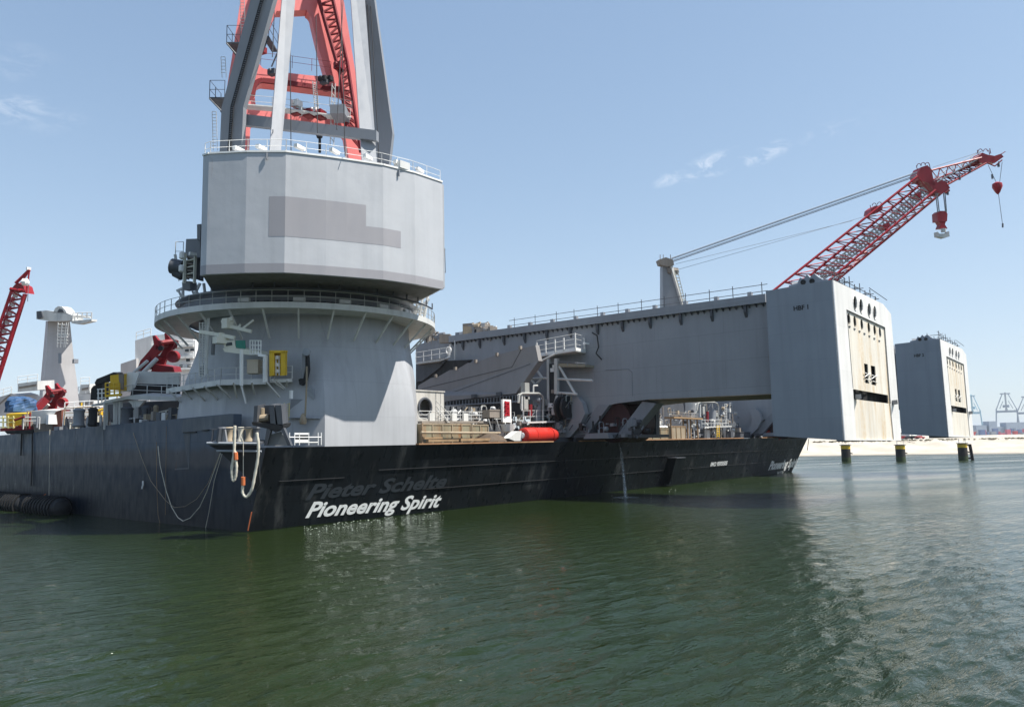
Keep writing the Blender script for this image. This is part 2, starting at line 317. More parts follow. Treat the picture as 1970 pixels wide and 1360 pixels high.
# ---------------------------------------------------------------- beach and flat land behind it
def land():
    m = bpy.data.materials.new('beach_sand'); m.use_nodes = True; t = m.node_tree; N = t.nodes.new; L = t.links.new; b = t.nodes['Principled BSDF']; b.inputs['Roughness'].default_value = .95; b.inputs['Specular IOR Level'].default_value = .1
    geo = N('ShaderNodeNewGeometry'); sep = N('ShaderNodeSeparateXYZ'); L(geo.outputs['Position'], sep.inputs[0])
    n = N('ShaderNodeTexNoise'); n.inputs['Scale'].default_value = .12; n.inputs['Detail'].default_value = 8; L(geo.outputs['Position'], n.inputs['Vector'])
    cr = N('ShaderNodeValToRGB'); e = cr.color_ramp.elements; e[0].position = .35; e[0].color = (.38, .345, .29, 1); e[1].position = .65; e[1].color = (.47, .435, .375, 1); L(n.outputs['Fac'], cr.inputs[0])
    wet = N('ShaderNodeMapRange'); L(sep.outputs[2], wet.inputs[0]); wet.inputs[1].default_value = .1; wet.inputs[2].default_value = .5; wet.inputs[3].default_value = .55; wet.inputs[4].default_value = 1
    x = N('ShaderNodeVectorMath'); x.operation = 'SCALE'; L(cr.outputs[0], x.inputs[0]); L(wet.outputs[0], x.inputs['Scale']); L(x.outputs[0], b.inputs['Base Color'])
    bp = N('ShaderNodeBump'); bp.inputs['Distance'].default_value = .5; L(n.outputs['Fac'], bp.inputs['Height']); L(bp.outputs[0], b.inputs['Normal'])
    A = Zp(1560, 877.5, 0); B = Zp(1970, 872, 0); d = unit(B-A); nrm = V(d[1], -d[0], 0)
    if np.dot(nrm, B-CAM) < 0: nrm = -nrm
    s = np.concatenate([np.linspace(-900, -60, 20), np.linspace(-50, 260, 200), np.linspace(280, 1400, 20)]); q = np.concatenate([np.linspace(-6, 90, 60), np.geomspace(95, 9000, 14)])
    vs = []; nz = np.random.default_rng(3); ph = nz.uniform(0, 6.28, 12); fr = nz.uniform(.03, .5, 12)
    for qq in q:
        for ss in s:
            k = max(0, min(1, (qq)/38.0)); h = -.8 + 1.1*min(1, (qq+6)/6) if qq < 0 else .3+ (4.9)*(k*k*(3-2*k))
            wob = sum(math.sin(fr[i]*ss+ph[i]+qq*.15*math.sin(i)) for i in range(12))*.10*k
            if qq > 45: h = 5.2-min(1.2, (qq-45)*.03)
            p = A+d*ss+nrm*(qq+2*math.sin(ss*.05)); vs.append(V(p[0], p[1], h+(wob if qq < 60 else wob*.3)))
    ns = len(s); fs = [(a*ns+c, a*ns+c+1, (a+1)*ns+c+1, (a+1)*ns+c) for a in range(len(q)-1) for c in range(ns-1)]
    o = struct('beach', (vs, fs), m, True)
    return A, d, nrm
BA, BD, BN = land()

# ---------------------------------------------------------------- the vessel's hull
def zband(N, L, sep, noise, rng_, cur):
    # worn red-brown band and dark bottom paint on the long side
    nz = N('ShaderNodeMath'); nz.operation = 'MULTIPLY_ADD'; L(noise((1, 1, 1), .5, 5), nz.inputs[0]); nz.inputs[1].default_value = 1.1; L(sep.outputs[2], nz.inputs[2])
    cr = N('ShaderNodeValToRGB'); e = cr.color_ramp.elements
    e[0].position = 0; e[0].color = (.08, .09, .10, 1); e[1].position = 1; e[1].color = (1, 1, 1, 1)
    for p, c in ((.30, (.06, .12, .18, 1)), (.50, (.14, .22, .32, 1)), (.555, (.28, .30, .36, 1)), (.60, (.90, .66, .54, 1)), (.70, (1.0, .74, .62, 1)), (.76, (1, 1, 1, 1))):
        q = e.new(p); q.color = c
    mr = rng_(nz.outputs[0], 0, 10.5, 0, 1); L(mr, cr.inputs[0])
    x = N('ShaderNodeVectorMath'); x.operation = 'MULTIPLY'; L(cur, x.inputs[0]); L(cr.outputs[0], x.inputs[1]); return x.outputs[0]
M_side = paint('worn_hull_side_paint', (.062, .084, .118), .38, .08, .08, .16, (9, 2.6), patch=zband, spec=.13, bump=.03, platedark=.75)
M_stern = paint('black_hull_paint', (.0105, .0135, .0165), .33, .3, .5, .0, (11, 2.35), spec=.13, bump=.06, platedark=.6, streak=.6)
M_deck = paint('deck_plating', (.16, .13, .11), .8, .2, .3, .4)
HL = thing('vessel_hull', 'huge vessel with a black stern, rusty deck edge and white name lettering', 'ship', (60, 40, 0))
ZT, RK = 7.12, -2.4          # stern deck height and the rake of the stern plating
def tr(x, z, out=0.0): return V(x, RK*z/ZT-out, z)
mesh_obj('stern_plating', prism([V(0, .45, -1.3), V(124.2, .45, -1.3), V(129.0, RK, ZT), V(0, RK, ZT)], (0, 3.0, 0)), M_stern, HL)
mesh_obj('side_shell', J(prism([V(0, 3.4, -1.3), V(0, 3.4, 10.2), V(0, 66, 9.55), V(0, 150, 9.2), V(0, 150, -1.3)], (1.2, 0, 0)),
                         prism([V(-0.012, -2.42, 7.12), V(-0.012, -.01, -.0), V(-0.012, .45, -1.3), V(-0.012, 3.39, -1.3), V(-0.012, 3.39, 7.12)], (.008, 0, 0))), M_side, HL)
mesh_obj('main_deck', J(box(1.3, 123.5, .7, 149, 6.4, 7.05), box(1.3, 30, 24, 149, 7.06, 9.3)), M_deck, HL)
mesh_obj('far_side_shell', box(122.6, 123.7, .7, 150, -1.3, 7.0), M_stern, HL)
mesh_obj('deck_edge', J(*[beam(V(a, RK-.03, ZT+.07), V(b, RK-.03, ZT+.07), .5, .14) for a, b in ((17.4, 40), (46, 56), (62, 96), (104, 122))]), M_rustdeck, HL)
mesh_obj('panel_line_bar', J(*[beam(tr(a, z, .03), tr(b, z, .03), .06, .07) for a, b, z in ((13, 122, 4.75), (20, 110, 2.5), (2, 9, 4.2))]), M_black, HL)  # raised dark bars added for the recessed panel lines of the stern
# belts, step and box on the stern
e0 = Pp(1290, 893, tr(0, 0), (0, -ZT, RK)); e1 = Pp(1285, 936, tr(0, 0), (0, -ZT, RK))
tb = mesh_obj('fender_block', prism([tr(e0[0]-1.4, 4.3), tr(e0[0]+1.4, 4.3), tr(e0[0]+1.0, .4), tr(e0[0]-1.6, .4)], (0, -1.5, 0)), M_stern, HL)
mesh_obj('fender_cap', boxc(tr(e0[0], 4.36)+V(0, -.75, .0), 2.9, 1.6, .10), M_dark, tb)
# writing on the stern
def text(s, p0, ex, ey, width, height, mat, name, parent=None, shear=.32, bold=.022, out=.03):
    cu = bpy.data.curves.new('t', 'FONT'); cu.body = s; cu.shear = shear; cu.offset = bold; cu.resolution_u = 3
    o = bpy.data.objects.new('t', cu); col.objects.link(o); bpy.context.view_layer.update()
    me = bpy.data.meshes.new_from_object(o.evaluated_get(bpy.context.evaluated_depsgraph_get())); bpy.data.objects.remove(o); 
    co = np.array([v.co for v in me.vertices]); fs = [tuple(p.vertices) for p in me.polygons]; bpy.data.meshes.remove(me)
    x0, x1 = co[:, 0].min(), co[:, 0].max(); cap = .73
    ex, ey = unit(ex), unit(ey); nn = np.cross(ex, ey)
    vs = [p0+ex*((c[0]-x0)/(x1-x0)*width)+ey*(c[1]/cap*height)+nn*out for c in co]
    me2 = bpy.data.meshes.new(name); org = ORG[parent]; me2.from_pydata([tuple(v-org) for v in vs], [], fs); me2.materials.append(mat)
    q = bpy.data.objects.new(name, me2); col.objects.link(q); q.parent = parent; ORG[q] = org; return q
M_letter = paint('white_letter_paint', (.88, .88, .86), .5, .02, .05, 0)
M_ghost = paint('faint_old_letter_paint', (.032, .040, .050), .5, .1, .3, 0)
TN = (0, -ZT, RK)
def onstern(px, py): return Pp(px, py, tr(0, 0), TN)
EX, EY = V(1, 0, 0), unit(V(0, RK, ZT))
def lettering(s, a, b, htop, mat, name, **k):
    p0, p1 = onstern(*a), onstern(*b); pt = onstern(a[0], htop); h = np.linalg.norm(pt-onstern(*a))
    return text(s, p0, p1-p0, EY, np.linalg.norm(p1-p0), h, mat, name, HL, **k)
lettering('Pioneering Spirit', (587, 995), (846, 974), 966, M_letter, 'name_lettering', bold=.03)
lettering('Pieter Schelte', (587, 961), (857, 936), 932, M_ghost, 'old_name_lettering', bold=.03)
lettering('Pioneering Spirit', (1478, 903.5), (1532, 896.5), 889.5, M_letter, 'far_name_lettering', bold=.045)
lettering('Pieter Schelte', (1482, 888), (1534, 881), 876, M_ghost, 'far_old_name_lettering')
lettering('VALLETTA', (1494, 912), (1506, 911), 907.5, M_letter, 'home_port_lettering', shear=0)
lettering('IMO 9593505', (1366, 897), (1398, 894), 890, M_letter, 'registry_number_lettering', shear=0, bold=.04)

# ---------------------------------------------------------------- crane pedestal
PC = V(12, 10, 0)
def pol(r, t, z): return V(PC[0]+r*math.sin(t), PC[1]-r*math.cos(t), z)
def Cp(px, py, r):
    d = ray(px, py); ox, oy = CAM[0]-PC[0], CAM[1]-PC[1]; a = d[0]**2+d[1]**2; b = 2*(ox*d[0]+oy*d[1]); c = ox*ox+oy*oy-r*r; q = b*b-4*a*c
    t = (-b-math.sqrt(max(q, 0)))/(2*a); return CAM+d*t
PD = thing('crane_pedestal', 'massive grey steel column flaring into the hull corner below the big crane', 'crane base', (12, 10, 7.1))
def loft():
    n = 144; foot = [(6.1, -2.35), (17.2, -2.35), (24.4, 4.9), (24.4, 15.1), (17, 22), (7, 22), (1.1, 15.5), (1.1, 6.2)]
    prof = [(7.0, 1), (9.5, 1), (12.0, .82), (14.2, .5), (16.2, .15), (17.4, 0), (21.6, 0)]; vs = []
    def reach(t):
        dx, dy = math.sin(t), -math.cos(t); best = 99
        for (ax, ay), (bx, by) in zip(foot, foot[1:]+foot[:1]):
            ex, ey = bx-ax, by-ay; den = dx*ey-dy*ex
            if abs(den) < 1e-9: continue
            u = ((ax-PC[0])*ey-(ay-PC[1])*ex)/den; w_ = ((ax-PC[0])*dy-(ay-PC[1])*dx)/den
            if u > 0 and -1e-6 <= w_ <= 1+1e-6: best = min(best, u)
        return best
    t6, t17 = math.atan2(6.1-12, 12.35), math.atan2(17.2-12, 12.35)
    ang = sorted([2*math.pi*i/n-math.pi for i in range(n)]+[t6, t17]); n = len(ang)
    for z, o in prof:
        for t in ang:
            left = max(0, -math.sin(t)); rc = (12.15-.08*(z-12))*(1-.14*left)
            vs.append(pol(rc*(1-o)+reach(t)*o, t, z))
    fs = [(k*n+i, k*n+(i+1) % n, (k+1)*n+(i+1) % n, (k+1)*n+i) for k in range(len(prof)-1) for i in range(n)]+[tuple(range(n)), tuple((len(prof)-1)*n+i for i in range(n))]
    return vs, fs
M_ped = paint('pedestal_paint', (.38, .39, .41), .45, .06, .16, .04, (7.5, 3.3), platedark=.88, bump=.03)
mesh_obj('column', loft(), M_ped, PD, True)
ZR = 19.7
mesh_obj('ring_walkway', ring(PC, [(11.2, ZR-.1), (14.45, ZR-.1), (14.45, ZR+.45), (14.38, ZR+.45), (14.38, ZR), (11.2, ZR)], 96), M_lite, PD, True)
NB = 28
for i in range(NB):
    t = 2*math.pi*i/NB+.05
    if not (-2.1 < ((t+math.pi) % (2*math.pi)-math.pi) < 2.0): continue
    mesh_obj('brace', beam(pol(14.1, t, ZR-.1), pol(11.75, t, ZR-2.5), .16, .16), M_lite, PD)
pts = [pol(14.4, 2*math.pi*i/64, ZR+.4) for i in range(64)]
mesh_obj('ring_railing', rail(pts, 1.15, .04, .03, 3, closed=True), M_lite, PD)
mesh_obj('slewing_bearing', J(ring(PC, [(9.5, 20.0), (11.6, 20.0), (11.6, 20.75), (9.5, 20.75)], 80), ring(PC, [(9.5, 21.2), (11.9, 21.2), (11.9, 21.7), (9.5, 21.7)], 80),
         *[boxc(pol(11.75, 2*math.pi*i/72, 20.95), .5, .25, .5, 2*math.pi*i/72) for i in range(72)]), M_dark, PD)
for k, t in enumerate((-1.0, -.62, -.3, .02, .3, .62)):
    mesh_obj('lamp_box', boxc(pol(13.2, t, ZR+.9), 1.1, .3, .35, t), M_white, PD)

# ---------------------------------------------------------------- the big crane on it
CR = thing('heavy_lift_crane', 'towering crane with a curved pale grey housing, grey support legs and a faded red boom', 'crane', (12, 10, 21.7))
ZRF = 32.4
top = [(391, 301), (402, 297.5), (475, 293.8), (550, 293.8), (628, 303), (667, 308.5), (737, 319), (798, 334), (851, 352)]
P = [Zp(x, y, ZRF) for x, y in top]
bot = [(383, 522), (398, 521), (470, 520.5), (550, 521), (630, 526), (669, 531), (740, 543), (798, 553), (853, 559)]
zb = []
for p, q in zip(P, bot):
    d = ray(*q); t = math.hypot(p[0]-CAM[0], p[1]-CAM[1])/math.hypot(d[0], d[1]); zb.append(CAM[2]+d[2]*t)
print('house pts', [tuple(np.round(p-PC, 1)) for p in P], np.round(zb, 2))
ZB = float(np.mean(zb[2:]))
def ins(p, k=.35): v = unit(V(PC[0]-p[0], PC[1]-p[1], 0)); return p+v*k
for a, b in zip(P, P[1:]):
    ia, ib = ins(a), ins(b); lo = lambda p, z: V(p[0], p[1], z)
    mesh_obj('housing_panel', prism([lo(a, ZB), lo(b, ZB), lo(b, ZRF), lo(a, ZRF)], unit(V(PC[0]-(a[0]+b[0])/2, PC[1]-(a[1]+b[1])/2, 0))*.35), M_house, CR)
    g0, g1 = lo(a, ZB-.02), lo(b, ZB-.02)
# back side walls of the housing (away from the view)
_v0 = unit((P[0]-CAM)*V(1, 1, 0)); _v1 = unit((P[-1]-CAM)*V(1, 1, 0))
back = [P[-1]+_v1*14+V(-4, 3, 0), P[0]+_v0*22+_r0*3.5, P[0]+_v0*10+_r0*1.2]
allp = [V(p[0], p[1], ZRF) for p in P]+back
mesh_obj('housing_roof', prism([ins(p, .3)+V(0, 0, -.30) for p in allp], (0, 0, .26)), M_house, CR)
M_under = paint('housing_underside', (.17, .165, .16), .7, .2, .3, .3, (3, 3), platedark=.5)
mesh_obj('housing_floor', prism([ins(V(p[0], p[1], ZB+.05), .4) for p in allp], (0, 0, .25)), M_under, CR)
mesh_obj('rear_wall', J(*[beam(V(a[0], a[1], (ZB+ZRF)/2), V(b[0], b[1], (ZB+ZRF)/2), .3, ZRF-ZB-.4) for a, b in zip([P[-1]]+back[:-1], back)]), M_house, CR)
# dark lower band painted round the housing, and the overpainted patch
M_band = paint('overpainted_patch', (.30, .295, .315), .45, .03, .05, 0)
def onhouse(px, py, off=.012):
    """sight line to the faceted housing wall, set proud by off"""
    d = ray(px, py)
    best = None
    for a, b in zip(P, P[1:]):
        n = unit(np.cross(b-a, V(0, 0, 1)));
        if np.dot(n, CAM-a) < 0: n = -n
        h = Pp(px, py, a, n); u = np.dot(h-a, b-a)/np.dot(b-a, b-a)
        if -.001 <= u <= 1.001: return h+n*off
    return None
def wall_strip(pxs, ytop, ybot, mat, name):
    vs, fs = [], []
    cuts = sorted(set([round(x, 2) for x in pxs]))
    for x in cuts:
        pass
    for (a, b) in zip(P, P[1:]):
        n = unit(np.cross(b-a, V(0, 0, 1))); n = n if np.dot(n, CAM-a) > 0 else -n
        quads = []
        for s in np.linspace(0, 1, 5):
            quads.append(a+(b-a)*s)
        for q0, q1 in zip(quads, quads[1:]):
            r0 = ytop(q0); r1 = ytop(q1); s0 = ybot(q0); s1 = ybot(q1)
            if r0 is None or r1 is None: continue
            k = len(vs); vs += [V(q0[0], q0[1], s0)+n*.012, V(q1[0], q1[1], s1)+n*.012, V(q1[0], q1[1], r1)+n*.012, V(q0[0], q0[1], r0)+n*.012]; fs.append((k, k+1, k+2, k+3))
    mesh_obj(name, (vs, fs), mat, CR)
wall_strip([], lambda q: ZB+.82, lambda q: ZB+.02, M_band, 'lower_band')
# patch: three rectangles along the wall between given positions
def along(px, py):
    h = onhouse(px, py, 0); s = 0
    for a, b in zip(P, P[1:]):
        L_ = np.linalg.norm((b-a)[:2]); u = np.dot((h-a)[:2], (b-a)[:2])/L_**2
        if -.001 <= u <= 1.001 and abs(np.cross(np.append((b-a)[:2], 0), np.append((h-a)[:2], 0))[2]/L_) < .05: return s+u*L_, h[2]
        s += L_
def patch_rect(s0, s1, z0, z1):
    vs, fs = [], []; s = 0
    for a, b in zip(P, P[1:]):
        L_ = np.linalg.norm((b-a)[:2]); u0, u1 = max(0, (s0-s)/L_), min(1, (s1-s)/L_); s += L_
        if u1 <= u0: continue
        n = unit(np.cross(b-a, V(0, 0, 1))); n = n if np.dot(n, CAM-a) > 0 else -n
        q0, q1 = a+(b-a)*u0, a+(b-a)*u1; k = len(vs); vs += [V(q0[0], q0[1], z0)+n*.012, V(q1[0], q1[1], z0)+n*.012, V(q1[0], q1[1], z1)+n*.012, V(q0[0], q0[1], z1)+n*.012]; fs.append((k, k+1, k+2, k+3))
    return vs, fs
sA, zt = along(518, 378); _, zl = along(516, 455); sB, _ = along(704, 400); _, zm = along(710, 436); sC, _ = along(771, 450)
mesh_obj('painted_patch', J(patch_rect(sA, sB, zl, zt), patch_rect(sB, sC, zl, zm)), M_band, CR)
# roof rail and its white lip
lip = [V(p[0], p[1], ZRF+.02) for p in P]
mesh_obj('roof_lip', J(*[beam(ins(a, .1)+V(0, 0, .08), ins(b, .1)+V(0, 0, .08), .35, .16) for a, b in zip(lip, lip[1:])]), M_white, CR)
mesh_obj('roof_railing', rail([ins(p, .25)+V(0, 0, .1) for p in lip[0:]], 1.15, .04, .028, 1.9), M_white, CR)
for x, y in ((450, 290), (497, 287), (576, 286), (648, 294), (716, 306), (777, 318), (822, 332)):
    p = ins(Zp(x, y+6, ZRF), 1.0); mesh_obj('roof_lamp', boxc(V(p[0], p[1], ZRF+.75), 1.15, .35, .32, .3), M_white, CR)
# underside truss rail and lower body
mesh_obj('lower_body', ring(PC, [(8, ZB-.6), (10.8, ZB-.6), (12.6, ZB+.02), (8, ZB+.02)], 64), M_leg, CR, True)
mesh_obj('turntable_skirt', ring(PC, [(10.5, 20.76), (11.9, 20.76), (12.3, 21.2), (10.5, 21.2)], 80), M_leg, CR, True)
seg = [pol(14.6, t, ZB-.5) for t in np.linspace(-.9, .55, 12)]
mesh_obj('underside_rail', J(*[tube(a, b, .09, 5) for a, b in zip(seg, seg[1:])], *[tube(a, a+V(0, 0, .6), .07, 5) for a in seg]), M_dark, CR)

# grey support legs
def legbeam(name, pts, D, wpx, mat, depthm, nrm=None, parent=CR):
    """a box-section leg whose visible face follows the centre line pts (pixels) at distances D"""
    for k in range(len(pts)-1):
        a, b = Dp(*pts[k], D[k]), Dp(*pts[k+1], D[k+1]); wa, wb = wpx[k]*D[k]/FPX, wpx[k+1]*D[k+1]/FPX
        mesh_obj(name, beam(a, b, wa, depthm, up=nrm if nrm is not None else -FW, w2=wb, h2=depthm), mat, parent)
nL = unit(V(-.98, -.2, 0)-V(0, 0, .05))
NA = unit(-_f0*math.cos(R(12))-_r0*math.sin(R(12)))      # facing of the dark frame: slightly left of the view
def plate_leg(name, left, right, D, th, mat):
    poly = [Pp(x, y, Dp(left[0][0], left[0][1], D), NA) for x, y in left]+[Pp(x, y, Dp(left[0][0], left[0][1], D), NA) for x, y in reversed(right)]
    return mesh_obj(name, prism(poly, -NA*th), mat, CR)
M_legd = paint('frame_leg_shade_grey', (.215, .228, .25), .5, .06, .1, 0)  # shade on the frame legs put into a darker leg grey; plain grey elsewhere
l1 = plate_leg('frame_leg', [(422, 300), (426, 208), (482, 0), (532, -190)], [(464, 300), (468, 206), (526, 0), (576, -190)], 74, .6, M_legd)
pL = lambda x, y, off=.03: Pp(x, y, Dp(422, 300, 74), NA)+NA*off
rp = [(443, 295), (449, 207), (497, 35), (560, -190)]
rungs = []
for (x0, y0), (x1, y1) in zip(rp, rp[1:]):
    n = int(math.hypot(x1-x0, y1-y0)/4.2)
    for i in range(n):
        u = i/n; x, y = x0+(x1-x0)*u, y0+(y1-y0)*u; rungs.append(beam(pL(x-2.4, y+.7, .22), pL(x+2.4, y-.7, .22), .09, .09))
mesh_obj('ladder', J(*rungs, *[beam(pL(x0+s, y0, .2), pL(x1+s, y1, .2), .06, .06) for (x0, y0), (x1, y1) in zip(rp, rp[1:]) for s in (-2.6, 2.6)]), M_black, l1)
pr = Dp(422, 300, 74)
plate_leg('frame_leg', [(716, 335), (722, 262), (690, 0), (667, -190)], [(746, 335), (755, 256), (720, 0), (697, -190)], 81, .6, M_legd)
pc0 = [Pp(x, y, Dp(466, 232, 75), unit(NA+RT*.10)) for x, y in ((466, 219), (724, 251), (724, 270), (466, 240))]
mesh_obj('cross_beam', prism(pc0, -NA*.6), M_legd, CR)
def boxleg(name, bpts, tpts, D, Dt, turn, th, mat):
    n = unit(-_f0*math.cos(R(turn))+_r0*math.sin(R(turn))); a = Dp(*bpts[0], D); b = Dp(*tpts[0], Dt)
    return mesh_obj(name, prism([Pp(*bpts[0], a, n), Pp(*bpts[1], a, n), Pp(*tpts[1], b, n), Pp(*tpts[0], b, n)], -n*th), mat, CR)
boxleg('support_leg', [(518, 298), (540, 299)], [(558, -190), (586, -190)], 69, 86, 24, .6, M_leg)
boxleg('support_leg', [(697, 318), (726, 323)], [(662, -190), (688, -190)], 72.5, 88, 14, .6, M_leg)

# faded red boom: a portal plate with two openings
BN_ = unit(-_f0*math.cos(R(24))+_r0*math.sin(R(24))); b0 = Dp(570, 150, 86)
pb = lambda x, y: Pp(x, y, b0, BN_)
def arc(cx, cy, rx, ry, a0, a1, n=7): return [(cx+rx*math.cos(R(a0+(a1-a0)*i/n)), cy-ry*math.sin(R(a0+(a1-a0)*i/n))) for i in range(n+1)]
outer = [(430, 210), (448, 100), (463, 0), (490, -190), (628, -190), (661, 0), (684, 140), (692, 245), (700, 335), (676, 335), (664, 262), (652, 245), (500, 228), (482, 240), (478, 320), (459, 320), (462, 240), (445, 225)]
up_o = [(516, 60), (532, 22)]+[(590, 20)]+arc(586, 40, 14, 18, 70, 0, 4)+[(612, 90), (628, 148), (600, 146), (530, 138), (506, 132), (497, 122)]
lo_o = [(489, 178)]+arc(505, 178, 16, 17, 170, 90, 5)+[(560, 167), (630, 176)]+arc(648, 198, 18, 20, 80, 5, 5)+[(668, 226), (560, 212), (492, 203)]
bplate = mesh_obj('boom_portal', holed([pb(*p) for p in outer], [[pb(*p) for p in up_o], [pb(*p) for p in lo_o]], -BN_*1.4), M_pink, CR)
# deep red strips painting the shade along the arch's inner edge, and the inner right leg lattice
def shade_strip(pts, wpx=3.2): 
    q = [pb(*p)+BN_*.03 for p in pts]; return J(*[beam(a, b, .5, .45, up=BN_) for a, b in zip(q, q[1:])])
mesh_obj('arch_shade', shade_strip([(486, 184)]+arc(505, 174, 17, 18, 170, 90, 6)+[(560, 162), (630, 172)]+arc(648, 194, 20, 22, 85, 5, 6)+[(668, 228)]), M_dred, CR)
lat = []; A0, A1 = [(604, -10), (650, 150), (664, 262)], [(632, -10), (664, 130), (690, 300)]
def lerp2(ptsl, u):
    k = min(int(u*(len(ptsl)-1)), len(ptsl)-2); f = u*(len(ptsl)-1)-k; return (ptsl[k][0]+(ptsl[k+1][0]-ptsl[k][0])*f, ptsl[k][1]+(ptsl[k+1][1]-ptsl[k][1])*f)
for k in range(22):
    a, b, c = lerp2(A0, k/22), lerp2(A1, (k+.5)/22), lerp2(A0, (k+1)/22); lat += [tube(pb(*a)+BN_*1.1, pb(*b)+BN_*1.1, .13, 5), tube(pb(*b)+BN_*1.1, pb(*c)+BN_*1.1, .13, 5)]
for Q in (A0, A1): lat += [tube(pb(*a)+BN_*1.1, pb(*b)+BN_*1.1, .22, 6) for a, b in zip(Q, Q[1:])]
mesh_obj('boom_lattice', J(*lat), M_dred, CR)
# walkways, rails and machinery between the legs
wk = [pb(x, y)+BN_*1.6 for x, y in ((468, 217), (520, 221), (600, 232), (668, 240))]
mesh_obj('boom_walkway', J(*[beam(a, b, 1.2, .12) for a, b in zip(wk, wk[1:])], rail(wk, 1.3, .035, .025, 2.0)), M_lite, CR)
wk2 = [pb(x, y)+BN_*.8 for x, y in ((500, 132), (560, 138), (634, 148))]
mesh_obj('arch_railing', rail(wk2, 1.4, .03, .022, 2.2), M_dred, CR)
for x, y, s, m in ((567, 210, .9, M_white), (574, 224, .8, M_lite), (566, 226, .7, M_dred), (590, 228, 1.0, M_dred), (612, 230, 1.1, M_dred), (600, 222, .6, M_white), (617, 162, .6, M_black), (628, 162, .6, M_black), (620, 168, .5, M_dark), (648, 138, .9, M_dred), (500, 108, .8, M_dred), (522, 150, .7, M_dark)):
    p = pb(x, y)+BN_*1.3; mesh_obj('winch_block', J(boxc(p, s, .9, s*.8, .3), tube(p+V(-s*.7, 0, .1), p+V(s*.7, 0, .1), s*.28, 8)), m, CR)
mesh_obj('machine_platform', J(boxc(pb(647, 233)+BN_*2, 2.6, 1.6, 1.0, .7), rail([pb(626, 222)+BN_*2.4, pb(668, 230)+BN_*2.4], 1.1)), M_legd, CR)
lt = []
for a, b in (((597, 168), (602, 232)), ((604, 168), (609, 232)), ((634, 172), (630, 290)), ((640, 172), (637, 292))): lt.append(tube(pb(*a)+BN_*1.5, pb(*b)+BN_*1.5, .06, 4))
for i in range(16): y = 170+i*4; lt.append(tube(pb(597+i*.3, y)+BN_*1.5, pb(604+i*.3, y+2)+BN_*1.5, .045, 4))
for i in range(8): y = 176+i*14; lt.append(tube(pb(634-i*.5, y)+BN_*1.5, pb(640-i*.4, y+9)+BN_*1.5, .045, 4))
mesh_obj('access_ladder', J(*lt), M_lite, CR)
mesh_obj('hanging_sheave', J(tube(pb(610, 256)+BN_, pb(612, 272)+BN_, .5, 8, .3), tube(pb(612, 272)+BN_, pb(612, 300)+BN_, .16, 6)), M_black, CR)
# hoist wires
wires = [((557, -60), (560, 300)), ((608, 30), (611, 256)), ((655, -40), (664, 300)), ((662, -40), (648, 250)), ((690, -60), (712, 320)), ((697, -60), (718, 320)), ((703, -60), (724, 322)), ((709, -60), (730, 322)), ((528, 20), (524, 110)), ((525, 300), (525, 250))]
mesh_obj('hoist_wires', J(*[tube(Dp(*a, 84 if a[0] < 680 else 86), Dp(*b, 69 if a[0] < 680 else 73), .04, 4) for a, b in wires]), M_black, CR)
# bracketed side platforms on the left leg
def sideplat(x0, x1, y, D):
    a, b = Dp(x0, y, D), Dp(x1, y, D); c = b-_f0*-3.0; d = a+_f0*3.0
    g = J(prism([a, b, b+_f0*3, a+_f0*3], (0, 0, .15)), rail([b, a, a+_f0*3], 1.9, .04, .03, 1.6), tube(a, b+V(0, 0, -1.6), .08, 5), tube(a+_f0*3, b+_f0*3+V(0, 0, -1.6), .08, 5))
    return mesh_obj('side_platform', g, M_dark, CR)
sideplat(436, 462, 84, 78); sideplat(403, 432, 190, 78); sideplat(517, 505, 72, 78)
cg = []
for x0, y0, x1, y1 in ((425, 110, 437, 150), (408, 215, 420, 290), (462, 0, 470, 60)):
    for s in (0, 8): cg.append(tube(Dp(x0+s, y0, 78), Dp(x0+s+(x1-x0)*.2, y1, 78), .035, 4))
    n = int((y1-y0)/6)
    for i in range(n): cg.append(tube(Dp(x0, y0+i*6, 78), Dp(x0+8, y0+i*6, 78), .03, 4))
mesh_obj('caged_ladder', J(*cg), M_lite, CR)

# ---------------------------------------------------------------- lift beams reaching out over the stern
M_beam = paint('beam_side_paint', (.275, .288, .31), .5, .06, .12, .03, (9, 3.2), platedark=.80, bump=.04)
M_boxp = paint('end_box_shaded_paint', (.255, .285, .325), .5, .05, .12, .0, (5, 3.0), platedark=.90, bump=.03)  # darker version of the end box paint, with the side's shade in the colour
M_boxl = paint('end_box_sunlit_paint', (.68, .67, .645), .5, .06, .16, .22, (20, 4.6), platedark=.9)  # brighter version of the end box paint, with sunlight in the colour
M_stain = paint('rust_streaked_panel', (.66, .62, .54), .6, .06, .2, .78, None, rustcol=(.55, .42, .26), scale=.8)
XB = 46.5
LB = thing('lift_beam', 'nearer grey lift beam whose tall end box overhangs the stern in the middle of the photo', 'lift beam', (50, -10, 7.1), 'lift beams over the stern')
b_ = lambda x, y, X=XB: Xp(x, y, X)
gp = [(875, 655), (1000, 639.5), (1200, 613.5), (1478, 577), (1490, 757), (1250, 768), (1185, 776), (1150, 786), (1118, 808), (1105, 835), (1085, 835), (1062, 800), (875, 795)]
mesh_obj('girder', prism([b_(*p) for p in gp], (11.5, 0, 0)), M_beam, LB)
mesh_obj('underside_plate', prism([b_(1248, 768.4), b_(1484, 757.4), b_(1484, 757.4)+V(11.4, 0, 0), b_(1248, 768.4)+V(11.4, 0, 0)], (0, 0, -.06)), M_bronze, LB)
t0, t1 = b_(868, 655), b_(1476, 577)
mesh_obj('top_flange', beam(t0+V(.2, 0, .15), t1+V(.2, 0, .15), 1.5, .95), M_beam, LB)
